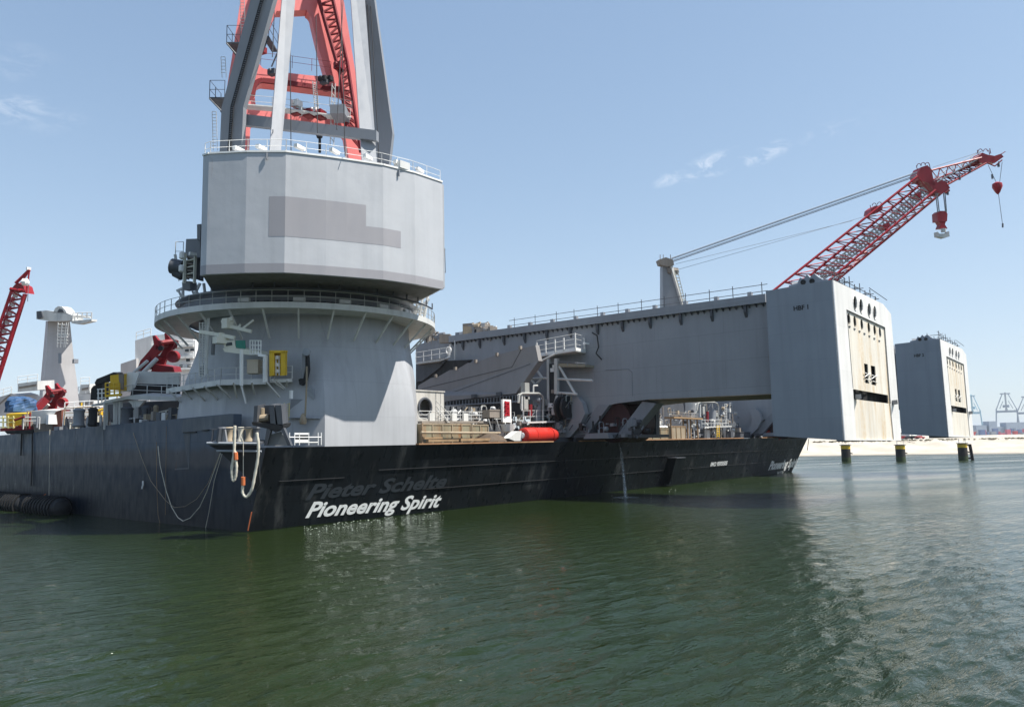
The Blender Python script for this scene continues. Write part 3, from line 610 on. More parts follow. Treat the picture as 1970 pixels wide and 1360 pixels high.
for i in range(62):
    u = (i+.5)/62; p = t0+(t1-t0)*u; mesh_obj('gusset', prism([p+V(.3, 0, -.3), p+V(-.5, 0, -.3), p+V(.3, 0, -.95)], (0, .14, 0)), M_dark, LB)
for x in (893, 925, 972, 1012, 1055, 1100, 1152, 1200, 1253, 1312, 1372, 1437):
    u = (x-868)/(1476-868); q = b_(x, 655-(x-868)*.1283); mesh_obj('bracket', prism([q+V(.1, 0, -.3), q+V(-.35, 0, -.3), q+V(-.35, 0, -1.1), q+V(.1, 0, -1.9)], (0, .3, 0)), M_dark, LB)
    mesh_obj('lifting_lug', boxc(q+V(1.0, 0, 1.0), .5, .45, .6), M_beam, LB)
sc_ = []
for x in (990, 1030, 1071, 1105, 1150, 1190, 1235, 1279, 1320, 1366, 1411, 1467):
    q = b_(x, 655-(x-868)*.1283, 47.5); sc_ += [tube(q, q+V(0, 0, 2.1), .05, 4), tube(q, q+V(2.4, .2, .6), .04, 4)]
a, b = b_(980, 640, 47.5), b_(1478, 576, 47.5)
for h in (1.0, 1.75): sc_.append(tube(a+V(0, 0, h), b+V(0, 0, h), .04, 4))
mesh_obj('beam_top_railing', J(*sc_), M_dark, LB)
# cables hanging on the side
cb = [b_(1141, 640)+V(-.2, 0, 0), b_(1152, 646)+V(-.4, 0, 0), b_(1154, 668)+V(-.3, 0, 0), b_(1150, 680)+V(-.4, 0, 0), b_(1160, 692)+V(-.3, 0, 0)]
mesh_obj('hanging_cable', path(cb, .09, 5), M_black, LB)
mesh_obj('doubler_outline', J(*[tube(b_(*p)+V(-.02, 0, 0), b_(*q)+V(-.02, 0, 0), .04, 4) for p, q in (((1165, 712), (1208, 710)), ((1208, 710), (1216, 716)), ((1216, 716), (1217, 762)))]), M_legd, LB)
# struts and feet down to the deck
for poly, X0, th, m in (([(1152, 778), (1172, 779), (1130, 836), (1104, 836)], 46.3, 2.0, M_legd), ([(1236, 772), (1262, 776), (1210, 840), (1184, 840)], 46.9, 2.0, M_legd),
                     ([(1098, 765), (1110, 763), (1120, 775), (1125, 796), (1113, 822), (1096, 841), (1070, 841), (1092, 820), (1101, 800), (1098, 782)], 45.3, .9, M_beam),
                     ([(1128, 834), (1168, 832), (1172, 843), (1122, 844)], 44.5, 2.5, M_legd), ([(1105, 836), (1225, 836), (1225, 842), (1105, 842)], 45.5, 8, M_dark)):
    mesh_obj('pivot_foot', prism([b_(*p, X=X0) for p in poly], (th, 0, 0)), m, LB)
mesh_obj('pivot_drum', lathe(b_(1180, 812, 47), [(.4, 0), (2.6, 0), (2.6, 6), (.4, 6)], 24, (1, 0, 0)), paint('shaded_hinge_red', (.03, .006, .007), .6, .2, .3, .2), LB)  # red darkened almost to black: shade under the beam put into the colour
mesh_obj('pivot_wall', prism([b_(x, y, 54) for x, y in ((1100, 770), (1262, 768), (1262, 842), (1100, 842))], (1, 0, 0)), M_dark, LB)
# end box
XE = 44.0
s00, s01, s10, s11 = Xp(1488, 838.5, XE), Xp(1473, 560, XE), Xp(1624, 847, XE), Xp(1601, 538, XE)
F0 = s10; F1 = Yp(1734, 847.5, F0[1]); fn = unit(np.cross(F1-F0, s11-F0)); fn = fn if np.dot(fn, CAM-F0) > 0 else -fn
fp = lambda x, y: Pp(x, y, F0, fn)
print('box', np.round(s10, 1), np.round(s11, 1), np.round(F1, 1), np.round(s00, 1))
BD_ = 8.6
mesh_obj('box_side', prism([s00, s10, s11, s01], (.35, 0, 0)), M_boxp, LB)
tr_ = fp(1699, 585); tr2 = fp(1714, 604)
wd = F1[0]-F0[0]
bk = lambda p: V(p[0], s00[1]+.3, p[2])
mesh_obj('box_far_side', prism([F1+fn*-.3, bk(F1), bk(tr2), tr2+fn*-.3], (-.35, 0, 0)), M_boxp, LB)
mesh_obj('box_top', prism([s11-fn*.3+V(.2, 0, -.05), tr_-fn*.3+V(-.2, 0, -.05), V(tr_[0]-.2, s00[1], tr_[2]), V(s01[0]+.2, s00[1], s01[2]-.05)], (0, 0, -.3)), M_boxp, LB)
mesh_obj('box_bottom', prism([s10-fn*.3+V(.2, 0, .04), F1-fn*.3+V(-.2, 0, .04), V(F1[0]-.2, s00[1], s00[2]+.1), V(s00[0]+.2, s00[1], s00[2]+.1)], (0, 0, .3)), M_boxp, LB)
mesh_obj('box_back', box(XE+.4, F1[0]-.4, s00[1]-.3, s00[1], 7.6, 22.5), M_boxp, LB)
mesh_obj('hole_shade_plate', prism([fp(*p)-fn*1.1 for p in ((1630, 844), (1604, 544), (1703, 590), (1732, 844))], -fn*.3), M_hole, LB)  # black plate added close behind the face for the darkness in its openings
fex = unit(F1-F0); fey = unit(np.cross(fn, fex)); fey = fey if fey[2] > 0 else -fey
def disc(px, py, r, n=14, ry=None): c = fp(px, py); return [c+fex*r*math.cos(2*math.pi*i/n)+fey*(ry or r)*math.sin(2*math.pi*i/n) for i in range(n)]
panel = [fp(*p) for p in ((1628.5, 596), (1702, 630), (1713, 776), (1720, 845), (1648, 845), (1641, 747))]
ov4 = [(1644.6, 583.5), (1656, 588.7), (1671.7, 596.7), (1682.2, 601.7)]
ov6 = [(1635.3, 613.7), (1646.7, 619), (1660, 624.5), (1673.6, 630.7), (1684.7, 635.3), (1695, 640)]
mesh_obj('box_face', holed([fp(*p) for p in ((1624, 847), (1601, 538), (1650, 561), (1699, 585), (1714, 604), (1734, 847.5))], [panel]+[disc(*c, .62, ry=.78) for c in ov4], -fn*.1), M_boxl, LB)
insetv = -fn*.11
def sh(pts): return [p+insetv for p in pts]
win = [[(1664.2, 699), (1671.5, 700.5), (1673, 737), (1667.5, 737)], [(1677, 703), (1685.5, 704.5), (1688, 740), (1680, 740)]]
slot = [(1641.8, 748), (1710.2, 760), (1711.4, 776), (1644.2, 767.5)]
ipan = [fp(*p) for p in ((1628.7, 596.4), (1701.8, 630.4), (1712.8, 776), (1719.8, 844.8), (1648.2, 844.8), (1641.2, 747))]
mesh_obj('stained_panel', holed(sh(ipan), [sh(disc(*c, .5, 12, .66)) for c in ov6]+[sh([fp(*q) for q in wn]) for wn in win]+[sh([fp(*q) for q in slot])], -fn*.1), M_stain, LB)
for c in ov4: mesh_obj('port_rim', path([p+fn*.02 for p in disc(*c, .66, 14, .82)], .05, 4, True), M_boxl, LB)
mesh_obj('panel_frame', J(*[beam(a+fn*.01, b+fn*.01, .06, .05) for a, b in ((panel[0], panel[1]), (panel[0], panel[5]), (panel[1], panel[2]))]), M_dark, LB)
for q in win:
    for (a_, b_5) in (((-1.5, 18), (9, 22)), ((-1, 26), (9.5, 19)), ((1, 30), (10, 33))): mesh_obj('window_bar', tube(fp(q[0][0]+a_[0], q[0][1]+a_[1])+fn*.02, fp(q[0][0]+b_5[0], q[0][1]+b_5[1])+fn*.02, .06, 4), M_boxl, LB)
for x, y in ((1645, 768), (1716, 778)): c = fp(x, y); mesh_obj('corner_tab', prism([c+fn*.05, c+fn*.7-fex*.2, c+fex*.9+fn*.05], fey*.5), M_legd, LB)
for i in range(7):
    c = fp(1636+9.5*i, 628+4.6*i); mesh_obj('drain_stub', boxc(c+insetv, .5, .15, .14), M_dark, LB)
text('HBF 1', Xp(1527, 598, XE)-V(.0, 0, 0), (0, -1, 0), (0, 0, 1), 1.55, .5, M_black, 'box_lettering', LB, shear=0, bold=.03, out=.02)
# lugs and brackets on the box top
cr_ = [(1515, 560), (1518, 549), (1534, 545), (1539, 534), (1546, 537), (1552, 528), (1558, 534), (1566, 526), (1574, 533), (1583, 538), (1592, 538), (1592, 550)]
mesh_obj('top_lug', prism([Xp(x, y, XE+.5) for x, y in cr_], (1.2, 0, 0)), M_boxp, LB)
for x, y in ((1545, 543), (1562, 541)): mesh_obj('top_pin', tube(Xp(x, y, XE+.35), Xp(x, y, XE+2.1), .28, 8), M_black, LB)
mesh_obj('top_lug', prism([fp(*p)-fn*2 for p in ((1606, 541), (1607, 530), (1613, 533), (1616, 546))], -fn*2.5), M_lite, LB)
mesh_obj('top_lug', prism([fp(*p)-fn*1 for p in ((1684, 580), (1688, 574), (1694, 576), (1697, 590))], -fn*2.5), M_legd, LB)
sb = []
for k in range(9):
    u = k/8; x = 1617+u*78; y = 545+u*38; p = fp(x, y)-fn*(.6); h = (1.7, 1.0, 1.3, 1.7, 1.1, 1.5, 1.0, 1.4, .9)[k]
    sb += [tube(p-V(0, 0, .5), p+V(0, 0, h), .05, 4), tube(p+V(0, 1.8, -.5), p+V(0, 1.8, h-.2), .05, 4), tube(p+V(0, -.4, h*.6), p+V(0, 2.2, h*.6), .045, 4)]
for h in (.5, 1.0): sb += [tube(fp(1612, 543)-fn*.6+V(0, 0, h), fp(1697, 585)-fn*.6+V(0, 0, h-.2), .045, 4), tube(fp(1612, 543)-fn*.6+V(0, 1.8, h), fp(1697, 585)-fn*.6+V(0, 1.8, h-.2), .045, 4)]
q = fp(1616, 545)-fn*.6; sb += [tube(q+V(-1, 0, 1.5), q+V(4, 0, 1.1), .045, 4), tube(q+V(-1, 0, .5), q+V(3.5, 0, 1.6), .045, 4), tube(fp(1688, 580)+V(-3, 0, 1.2), fp(1688, 580)+V(4.2, 0, .7), .05, 4)]
mesh_obj('scaffold_poles', J(*sb), M_dark, LB)
# the second beam, further along the stern
zt_ = s11[2]; X2 = XE
for k in range(200):
    X2 = XE+40+k*.25
    if Xp(1805, 652, X2)[2] >= zt_: break
f2 = Xp(1825, 843, X2); print('X2', X2, f2, zt_)
old_ = None
L2 = twin(LB, (X2-XE, f2[1]-s10[1], 0), 'more distant grey lift beam with a smaller-looking end box near the container port cranes')
for ch in list(L2.children):
    if ch.name.startswith('box_lettering'): bpy.data.objects.remove(ch)
text('HBF 2', Xp(1527, 598, XE)+V(X2-XE, f2[1]-s10[1], 0), (0, -1, 0), (0, 0, 1), 1.55, .5, M_black, 'box_lettering', L2, shear=0, bold=.03, out=.02)

# ---------------------------------------------------------------- structures on the stern deck between pedestal and beam
RG = thing('rear_girder_block', 'grey steel block with brown machinery heaped on top, right of the crane pedestal', 'steel block', (49, 24, 7.1))
mesh_obj('wall', prism([Xp(x, y, 49) for x, y in ((800, 664), (832, 655), (876, 658), (876, 800), (800, 800))], (9, 0, 0)), M_beam, RG)
mesh_obj('recess_shade', prism([Xp(x, y, 45.2) for x, y in ((800, 696), (862, 694), (905, 692), (888, 708), (862, 722), (830, 738), (800, 752))], (.6, 0, 0)), M_black, RG)  # black plate added for the shade in the space above the ramp
mesh_obj('corner_pipe', tube(Xp(875, 655, 46), Xp(875, 692, 46), .12, 6), M_lite, RG)
def clutter(x0, x1, yb, hmax, X, n, mats, root, seed):
    g = np.random.default_rng(seed); gs = {m.name: [] for m in mats}
    for i in range(n):
        x = g.uniform(x0, x1); e = 1-abs((x-(x0+x1)/2)/((x1-x0)/2))**2; h = hmax*(.35+.65*e)*g.uniform(.5, 1); p = Xp(x, yb, X+g.uniform(0, 5)); m = mats[g.integers(len(mats))]
        k = g.integers(3)
        if k == 0: q = boxc(p+V(0, 0, h/2), g.uniform(.5, 1.6), g.uniform(.5, 1.8), h, g.uniform(0, 1.5))
        elif k == 1: q = tube(p+V(0, -g.uniform(.4, 1.2), h*.8), p+V(0, g.uniform(.4, 1.2), h*.8), g.uniform(.2, .42), 8)
        else: q = J(tube(p, p+V(0, 0, h), .09, 5), beam(p+V(0, -.9, h), p+V(0, .9, h*.85), .25, .22))
        mesh_obj('winch_part', q, m, root)
M_tan = paint('grimy_tan_machinery', (.24, .21, .18), .7, .2, .3, .3)
clutter(806, 868, 660, 2.2, 46.5, 22, [M_tan, M_legd, M_tan], RG, 4)
W1 = thing('winch_machinery', 'heap of tan and brown winch machinery on the left end of the nearer lift beam', 'machinery', tuple(Xp(915, 655, 48)))
clutter(882, 962, 658, 3.3, 47, 62, [M_tan, M_tan, M_rust, M_legd, M_lite], W1, 6); clutter(955, 990, 648, 1.2, 47, 7, [M_tan, M_pink, M_legd], W1, 9)

WG = thing('folded_ramp', 'large sloping dark grey folded steel ramp with small white lugs along its stepped upper edge', 'ramp', tuple(Xp(900, 770, 40)))
XW = 40.0
wp = [(804, 742), (829, 727), (842, 725), (865, 712), (878, 711), (900, 698), (916, 697), (951, 684), (994, 673), (1030, 664), (1036, 694), (992, 757), (855, 771), (804, 752)]
M_ramp = paint('ramp_paint', (.24, .232, .232), .55, .05, .1, 0, None)
upper = [(804, 742), (829, 727), (842, 725), (865, 712), (878, 711), (900, 698), (916, 697), (951, 684), (994, 673), (1030, 664), (1036, 694), (985, 706), (860, 752), (804, 757)]
lower = [(1036, 694), (992, 757), (855, 772), (804, 763), (804, 757), (860, 752), (985, 706)]
pu = [Xp(x, y, XW+.9) for x, y in upper]; mesh_obj('upper_leaf', prism(pu, (.8, 0, 0)), M_ramp, WG)
pl = [Xp(x, y, XW+(.9 if (x, y) in ((860, 752), (985, 706), (1036, 694), (804, 757)) else .2)) for x, y in lower]
mesh_obj('lower_leaf', prism(pl, (1.2, 0, 0)), M_ramp, WG)
mesh_obj('leaf_seam', J(tube(Xp(812, 748, XW+.88), Xp(985, 706, XW+.88), .04, 4), tube(Xp(985, 706, XW+.88), Xp(1003, 672, XW+.88), .04, 4), tube(Xp(870, 755, XW+.78), Xp(1020, 700, XW+.78), .03, 4)), M_dark, WG)
for x, y in ((838, 723), (876, 709), (915, 695), (956, 682), (1001, 669)): mesh_obj('lug', boxc(Xp(x, y, XW+.8), .35, .35, .45), M_tan, WG)
for x, y in ((912, 762), (960, 758)): mesh_obj('latch', boxc(Xp(x, y, XW-.1), .3, .8, .5), M_dark, WG)
mesh_obj('under_ramp_shade', prism([Xp(x, y, XW+.4) for x, y in ((855, 773), (1000, 760), (1010, 800), (855, 805))], (1.5, 0, 0)), M_black, WG)  # black plate stands for the shaded gap between ramp and deck
mesh_obj('gap_bars', J(*[tube(Xp(x, 772-(x-855)*.08, XW+.2), Xp(x, 782-(x-855)*.05, XW+.2), .07, 4) for x in range(860, 1000, 6)], tube(Xp(855, 781, XW+.2), Xp(1000, 772, XW+.2), .1, 5)), M_legd, WG)

def platform(name, label, front, zz, depthv, rails, m=M_lite, group=None, hh=1.15, posth=None):
    """front: pixel polyline of the platform's edge at height zz"""
    f = [Zp(x, y, zz) for x, y in front]; o = thing(name, label, 'platform', f[0], group) if label else None
    return o, f
def solve_z(px, py, X): return Xp(px, py, X)[2]
zq = solve_z(1107, 672, 43.4); fr = [Zp(1033, 684, zq), Zp(1107, 672, zq), Zp(1139, 679, zq)]
PF = thing('side_platform', 'white railed platform bracketed to the beam side above the ramp\'s right end', 'platform', fr[1])
bkp = fr[0]+V(3, 1.5, 0)
mesh_obj('deck', prism([fr[0], fr[1], fr[2], fr[2]+V(.2, 1, 0), bkp], (0, 0, -.25)), M_lite, PF)
mesh_obj('toe_board', J(*[beam(a+V(0, 0, .05), b+V(0, 0, .05), .08, .4) for a, b in zip(fr, fr[1:])]), M_white, PF)
pg = rail(fr, 2.0, .03, .03, 30, mid=2)
for x, y in ((1033, 684), (1050, 681), (1068, 678), (1085, 675.5), (1107, 672), (1125, 676), (1139, 679)): p = Zp(x, y, zq); pg = J(pg, beam(p, p+V(0, 0, 1.75 if x != 1107 else 2.1), .16, .16))
mesh_obj('railing', pg, M_lite, PF)
mesh_obj('strut', tube(Xp(1037, 697, 43.4), Xp(1070, 680, 43.4), .14, 6), M_lite, PF)
mesh_obj('lamp', boxc(Zp(1128, 670, zq+.3)+V(0, 0, .6), .9, .4, .25), M_white, PF)
zq2 = solve_z(862, 687, 43); g2 = [Zp(800, 697, zq2), Zp(862, 688, zq2), Zp(866, 683, zq2)]
P2 = thing('side_platform', 'small white railed platform beside the pedestal, under the brown machinery', 'platform', g2[1])
mesh_obj('deck', prism([g2[0], g2[1], g2[2], g2[2]+V(2, 3, 0), g2[0]+V(4, 1, 0)], (0, 0, -.3)), M_lite, P2)
mesh_obj('railing', rail(g2, 1.5, .07, .03, 2.0), M_lite, P2)
mesh_obj('bracket', prism([Xp(x, y, 45) for x, y in ((800, 702), (858, 693), (845, 708), (812, 733), (800, 735))], (1.4, 0, 0)), M_dark, P2)
mesh_obj('float_ring', path([Zp(863, 674, zq2+1.3)+V(.0, .5*math.cos(t), .5*math.sin(t)) for t in np.linspace(0, 6.28, 13)[:-1]], .1, 6, True), M_white, P2)

# pipework and hose gear between ramp and beam
yq = lambda x, y, Y=3.0: Yp(x, y, Y)
def pipes(lst, r, Y, n=6): return J(*[path([yq(x, y, Y) for x, y in pl], r, n) for pl in lst])
M_pipe = paint('shaded_pipe_grey', (.34, .345, .33), .5, .15, .2, .15)  # pale pipe paint darkened: the beam's shadow put into the colour
def hose_station(dx, dy, label, Y=1.2, sc_=1.0):
    g = lambda x, y: ((x-1040)*sc_+1040+dx, (y-841)*sc_+841+dy)
    f = lambda pts: [g(*p) for p in pts]
    o = thing('pipe_station', label, 'pipework', yq(*g(1030, 838), Y))
    mesh_obj('arch_pipe', pipes([f([(997, 775), (999, 760), (1004, 757), (1036, 757), (1042, 760), (1045, 767), (1044, 812)])], .16*sc_, Y, 8), M_pipe, o, True)
    mesh_obj('down_pipe', pipes([f([(1004, 762), (1004, 790)])], .12, Y, 7), M_lite, o, True); mesh_obj('vent_pipe', pipes([f([(1026, 757), (1026, 742), (1034, 742)])], .12, Y, 7), M_lite, o, True)
    p = yq(*g(1015, 752), Y); mesh_obj('cabinet', boxc(p+V(0, .4, 0), .9*sc_, .7, 2.1*sc_), M_pipe, o); mesh_obj('cabinet', boxc(yq(*g(1013, 775), Y)+V(0, .4, 0), .8, .7, 1.6*sc_), M_pipe, o)
    mesh_obj('red_cylinder', tube(yq(*g(1020, 778), Y), yq(*g(1020, 800), Y), .28*sc_, 10), M_dred, o, True)
    mesh_obj('tank', tube(yq(*g(1032, 770), Y+1), yq(*g(1032, 818), Y+1), .75*sc_, 14), M_legd, o, True)
    a, b = yq(*g(1008, 813), Y-.2), yq(*g(1068, 811), Y-.2)
    mesh_obj('gangway', J(beam(a, b, 1.2, .2), rail([a, b], 1.5*sc_, .05, .03, 1.2)), M_lite, o)
    for x in (1012, 1030, 1048, 1064): mesh_obj('support', beam(yq(*g(x, 814), Y), V(yq(*g(x, 814), Y)[0], Y, 7.05), .18, .18), M_dark, o)
    g_ = np.random.default_rng(int(dx+5))
    for i in range(14):
        x, y = g_.uniform(1000, 1068), g_.uniform(780, 834); p = yq(*g(x, y), Y+g_.uniform(.3, 1.6)); mesh_obj('valve', J(tube(p, p+V(g_.uniform(-.7, .7), 0, g_.uniform(-.6, .6)), .12, 6), boxc(p, .3, .3, .35)), [M_lite, M_dark, M_dark, M_legd, M_white][g_.integers(5)], o)
    return o
hose_station(0, 0, 'grey pipe arches, cabinets and red cylinder above the orange float on the stern deck')
hose_station(338, 5, 'smaller-looking pipe arches and valves on the stern deck below the near beam', 3.0, .86)

tq = lambda x, y: Xp(x, y, 44.6)
TW = thing('stairs_tower', 'dark vertical hose mast with grey arms standing against the near beam, under the white platform', 'mast', tq(1065, 838))
mesh_obj('post', beam(tq(1071, 690), tq(1071, 758), .5, .5), M_lite, TW)
mesh_obj('post', beam(tq(1055, 690), tq(1056, 790), .35, .35), M_lite, TW)
mesh_obj('hose_bundle', J(*[path([tq(1059+k*1.6, 700), tq(1058+k*2.0+2*math.sin(k), 740), tq(1060+k*1.5, 790), tq(1066+k*2, 812)], .13, 6) for k in range(6)]), M_black, TW, True)
for a, b in (((1074, 729), (1140, 732)), ((1068, 755), (1110, 758)), ((1076, 705), (1106, 757)), ((1072, 760), (1064, 786)), ((1034, 714), (1043, 727)), ((1021, 729), (1043, 727)), ((1021, 729), (1030, 741)), ((1030, 741), (1043, 727)), ((1043, 727), (1055, 728))):
    mesh_obj('arm', tube(tq(*a), tq(*b), .17, 6), M_lite, TW)
for x, y, s in ((1063, 712, .5), (1066, 705, .4), (1064, 753, .45), (1060, 780, .6), (1068, 792, .8), (1056, 800, .5), (1075, 770, .5), (1080, 783, .9)):
    mesh_obj('joint', boxc(tq(x, y), s, s, s, .4), [M_lite, M_white, M_tan][int(x) % 3], TW)
mesh_obj('reel', lathe(tq(1078, 785), [(.3, 0), (1.5, 0), (1.5, .3), (.5, .4), (.5, .9), (1.5, 1.0), (1.5, 1.3)], 20, (0, -1, 0)), M_black, TW)
mesh_obj('pod', lathe(tq(1066, 791), [(.1, 0), (.45, .2), (.5, .9), (.2, 1.2)], 12, (.7, 0, -.5)), M_white, TW, True)
M_ctl = paint('walkway_lamp_grating', (.30, .27, .2), .7, .1, .2, .1)
CTW = thing('under_platform', 'narrow dark walkway under the white platform on the beam side', 'walkway', Xp(1100, 700, 45))
mesh_obj('walkway', prism([Xp(x, y, 44.5) for x, y in ((1074, 699), (1126, 701), (1126, 706), (1074, 706))], (2, 0, 0)), M_ctl, CTW)
mesh_obj('rail', J(tube(Xp(1074, 696, 44.5), Xp(1127, 699, 44.5), .05, 4), *[tube(Xp(x, 696, 44.5), Xp(x, 704, 44.5), .05, 4) for x in (1074, 1092, 1110, 1127)]), M_legd, CTW)

UW = thing('dark_backdrop', 'dark bulkhead with stiffeners added for the darkness under the ramp', 'backdrop', (40, 10, 7.05))
mesh_obj('wall', J(box(18, 46.2, 9.0, 9.4, 7.05, 12.0), box(46.3, 60, 3.4, 3.8, 7.05, 11.5)), M_dark, UW)  # dark wall added behind the gear so the space under the ramp stays dark
for k in range(26): mesh_obj('stiffener', box(19+k*1.05, 19.12+k*1.05, 8.75, 8.99, 7.05, 11.9), M_dark, UW)
mesh_obj('low_plinth', J(box(34, 46, -.6, -.2, 7.05, 7.75), box(46.2, 64, -1.6, -1.2, 7.13, 7.7)), M_dark, UW)

# deckhouse with the round opening
DH = thing('deckhouse', 'small pale box-shaped deckhouse with a large round opening, right of the pedestal', 'deckhouse', yq(828, 840, 6))
a = yq(802, 752, 6); b = yq(854, 755, 6); zt0 = a[2]; x0, x1 = a[0]-1, b[0]
cc = yq(817, 783, 6); n = 22
rad = 13*np.linalg.norm(yq(818, 783, 6)-yq(817, 783, 6))*.93
hole = [V(cc[0]+rad*math.cos(2*math.pi*i/n), 6, cc[2]+rad*1.0*math.sin(2*math.pi*i/n)) for i in range(n)]
M_dh = paint('deckhouse_paint', (.52, .50, .46), .6, .08, .3, .1, (1.1, 20))
mesh_obj('front_wall', holed([V(x0, 6, 7.05), V(x1, 6, 7.05), V(x1, 6, zt0), V(x0, 6, zt0)], [hole], (0, .2, 0)), M_dh, DH)
mesh_obj('side_wall', J(box(x1-.2, x1, 6.21, 11, 7.05, zt0-.01), box(x0, x0+.2, 6.21, 11, 7.05, zt0-.01), box(x0+.21, x1-.21, 8.0, 8.1, 7.05, zt0-.1)), M_dh, DH)
mesh_obj('roof', box(x0-.1, x1+.1, 5.9, 11.1, zt0, zt0+.14), M_dh, DH)
mesh_obj('opening_rim', path([p-V(0, .05, 0) for p in hole], .16, 6, True), M_dark, DH, True)
mesh_obj('seam', J(*[box(x, x+.04, 5.97, 6.02, 7.1, zt0-.05) for x in np.arange(x0+.6, x1, .85) if abs(x-cc[0]) > rad+.2]), M_legd, DH)

def crate(name, label, x0, x1, yt, Y, mat, dep=2.4, ribs=0, ribm=None, group=None, zb=7.05, cat='container'):
    a, b = yq(x0, yt, Y), yq(x1, yt, Y); o = thing(name, label, cat, V((a[0]+b[0])/2, Y, zb), group)
    mesh_obj('body', box(a[0], b[0], Y, Y+dep, zb, a[2]), mat, o)
    if ribs:
        for i in range(ribs+1):
            x = a[0]+(b[0]-a[0])*i/ribs; mesh_obj('rib', box(x-.06, x+.06, Y-.09, Y+.02, zb, a[2]+.02), ribm or mat, o)
    mesh_obj('top_edge', box(a[0]-.05, b[0]+.05, Y-.06, Y+.1, a[2]-.12, a[2]+.05), ribm or mat, o)
    return o
M_rgreen = paint('rusty_green_container_paint', (.24, .22, .15), .7, .25, .35, .8, None, rustcol=(.26, .13, .06))
crate('skip_container', 'long rust-streaked green container with a pipe across it, by the pedestal\'s right foot', 812, 905, 815, .4, M_rgreen, 2.4, 5, M_rust)
crate('skip_container', 'short greenish rusty container right of the long rusty one', 908, 938, 817, .8, M_rgreen, 2.2, 2, M_rust)
crate('skip_container', 'rusty green container with white sacks on top, below the near beam', 1222, 1285, 824, .2, M_rgreen, 2.6, 4, M_rgreen)
crate('timber_box', 'brown timber crate right of the container with white sacks', 1291, 1318, 820, 1.0, M_rust, 2.2, 3, M_wood, cat='crate')
crate('storage_box', 'tan box on legs left of the red and white lamp board', 942, 964, 788, 2.2, M_tan, 1.8, 0, None, None, yq(950, 803, 2.2)[2], 'box')
crate('machine_plinth', 'brown machine base on the far end of the stern rail', 1497, 1512, 829, 0.6, M_rust, 1.5, 1, M_wood, cat='machine base')
for i in range(9):
    x = 1228+i*6.4; p = yq(x, 823.5, 1.2); o = single('white_sack', ('leftmost', 'second', 'third', 'fourth', 'middle', 'fourth-last', 'third-last', 'second-last', 'rightmost')[i]+' white sack from the left in the row on the rusty green container', 'sack', lathe(p, [(.25, 0), (.5, .12), (.45, .3), (.1, .42)], 9, (0, 0, 1)), M_white, 'white sacks on the container', True)
o = single('long_pipe', 'long brown pipe lying across the rusty containers by the pedestal', 'pipe', tube(yq(810, 832, -.05), yq(962, 833, -.05), .14, 8), M_rust, None, True)
for k, (xa, xb, y, r) in enumerate(((822, 880, 848, .13), (884, 962, 846, .15), (815, 850, 843, .1))):
    single('timber_baulk', ('timber baulk on the deck edge below the long rusty container', 'longest timber baulk on the deck edge, right of the rusty containers', 'short timber baulk nearest the pedestal foot')[k], 'timber', beam(yq(xa, y, -1.0), yq(xb, y-1, -1.0), r*3, r*2), M_wood, 'timber baulks on the stern deck')
single('tarpaulin_heap', 'dark brown covered heap between the containers and the orange float', 'heap', J(lathe(yq(940, 846, .2)+V(0, 0, -.2), [(2.2, 0), (1.8, .5), (1.0, .85), (.2, 1.0)], 12)), paint('brown_tarpaulin', (.09, .065, .045), .8, .2, .2, 0), None, True)
# long white walkway rail behind the containers
zr = 8.9
RW = thing('walkway', 'white railed walkway behind the rusty containers', 'walkway', yq(900, 815, 3.4))
a, b = yq(806, 812, 3.4), yq(990, 812, 3.4)
mesh_obj('deck', beam(a, b, 1.0, .25), M_tan, RW); mesh_obj('railing', rail([a, b], 1.25, .05, .035, 1.6, mid=2), M_lite, RW)
for x in (830, 873, 895): mesh_obj('post_box', boxc(yq(x, 803, 3.2), .8, .3, 1.0), M_lite, RW)
mesh_obj('stair', J(*[beam(yq(842+k*3.2, 795+k*3.4, 3.0), yq(846+k*3.2, 795+k*3.4, 3.0), .5, .06) for k in range(6)], tube(yq(838, 780, 3), yq(864, 812, 3), .06, 5), tube(yq(838, 770, 3), yq(868, 800, 3), .05, 5)), M_lite, RW)
for x in (843, 872, 907, 926): mesh_obj('upright', tube(yq(x, 812, 3.6), yq(x, 783, 3.6), .06, 5), M_lite, RW)
SB = thing('lamp_board', 'white upright board with a red zigzag lattice between the walkway and the pipe station', 'board', yq(978, 830, 1.8))
a, b = yq(967, 768, 1.8), yq(984, 812, 1.8)
mesh_obj('frame', J(box(a[0], b[0], 1.8, 2.1, b[2], a[2])), M_white, SB)
mesh_obj('red_lattice', J(*[beam(yq(971+(k % 2)*7, 773+k*4.4, 1.7), yq(971+((k+1) % 2)*7, 777.4+k*4.4, 1.7), .1, .28) for k in range(6)], box(yq(971, 770, 1.8)[0], yq(980, 770, 1.8)[0], 1.76, 1.79, yq(971, 800, 1.7)[2], yq(971, 772, 1.7)[2])), M_red, SB)
mesh_obj('stand', J(tube(yq(972, 812, 1.9), V(yq(972, 812, 1.9)[0], 1.9, 7.05), .08, 5), tube(yq(983, 812, 1.9), V(yq(983, 812, 1.9)[0], 1.9, 7.05), .08, 5), lathe(yq(977, 833, 1.7), [(.3, 0), (.7, .2), (.9, 1.1)], 12)), M_lite, SB)
for xx in (940, 955, 985, 995): mesh_obj('leg', tube(yq(xx, 806, 2), yq(xx+6*(-1 if xx > 970 else 1), 826, 2), .07, 5), M_lite, SB)
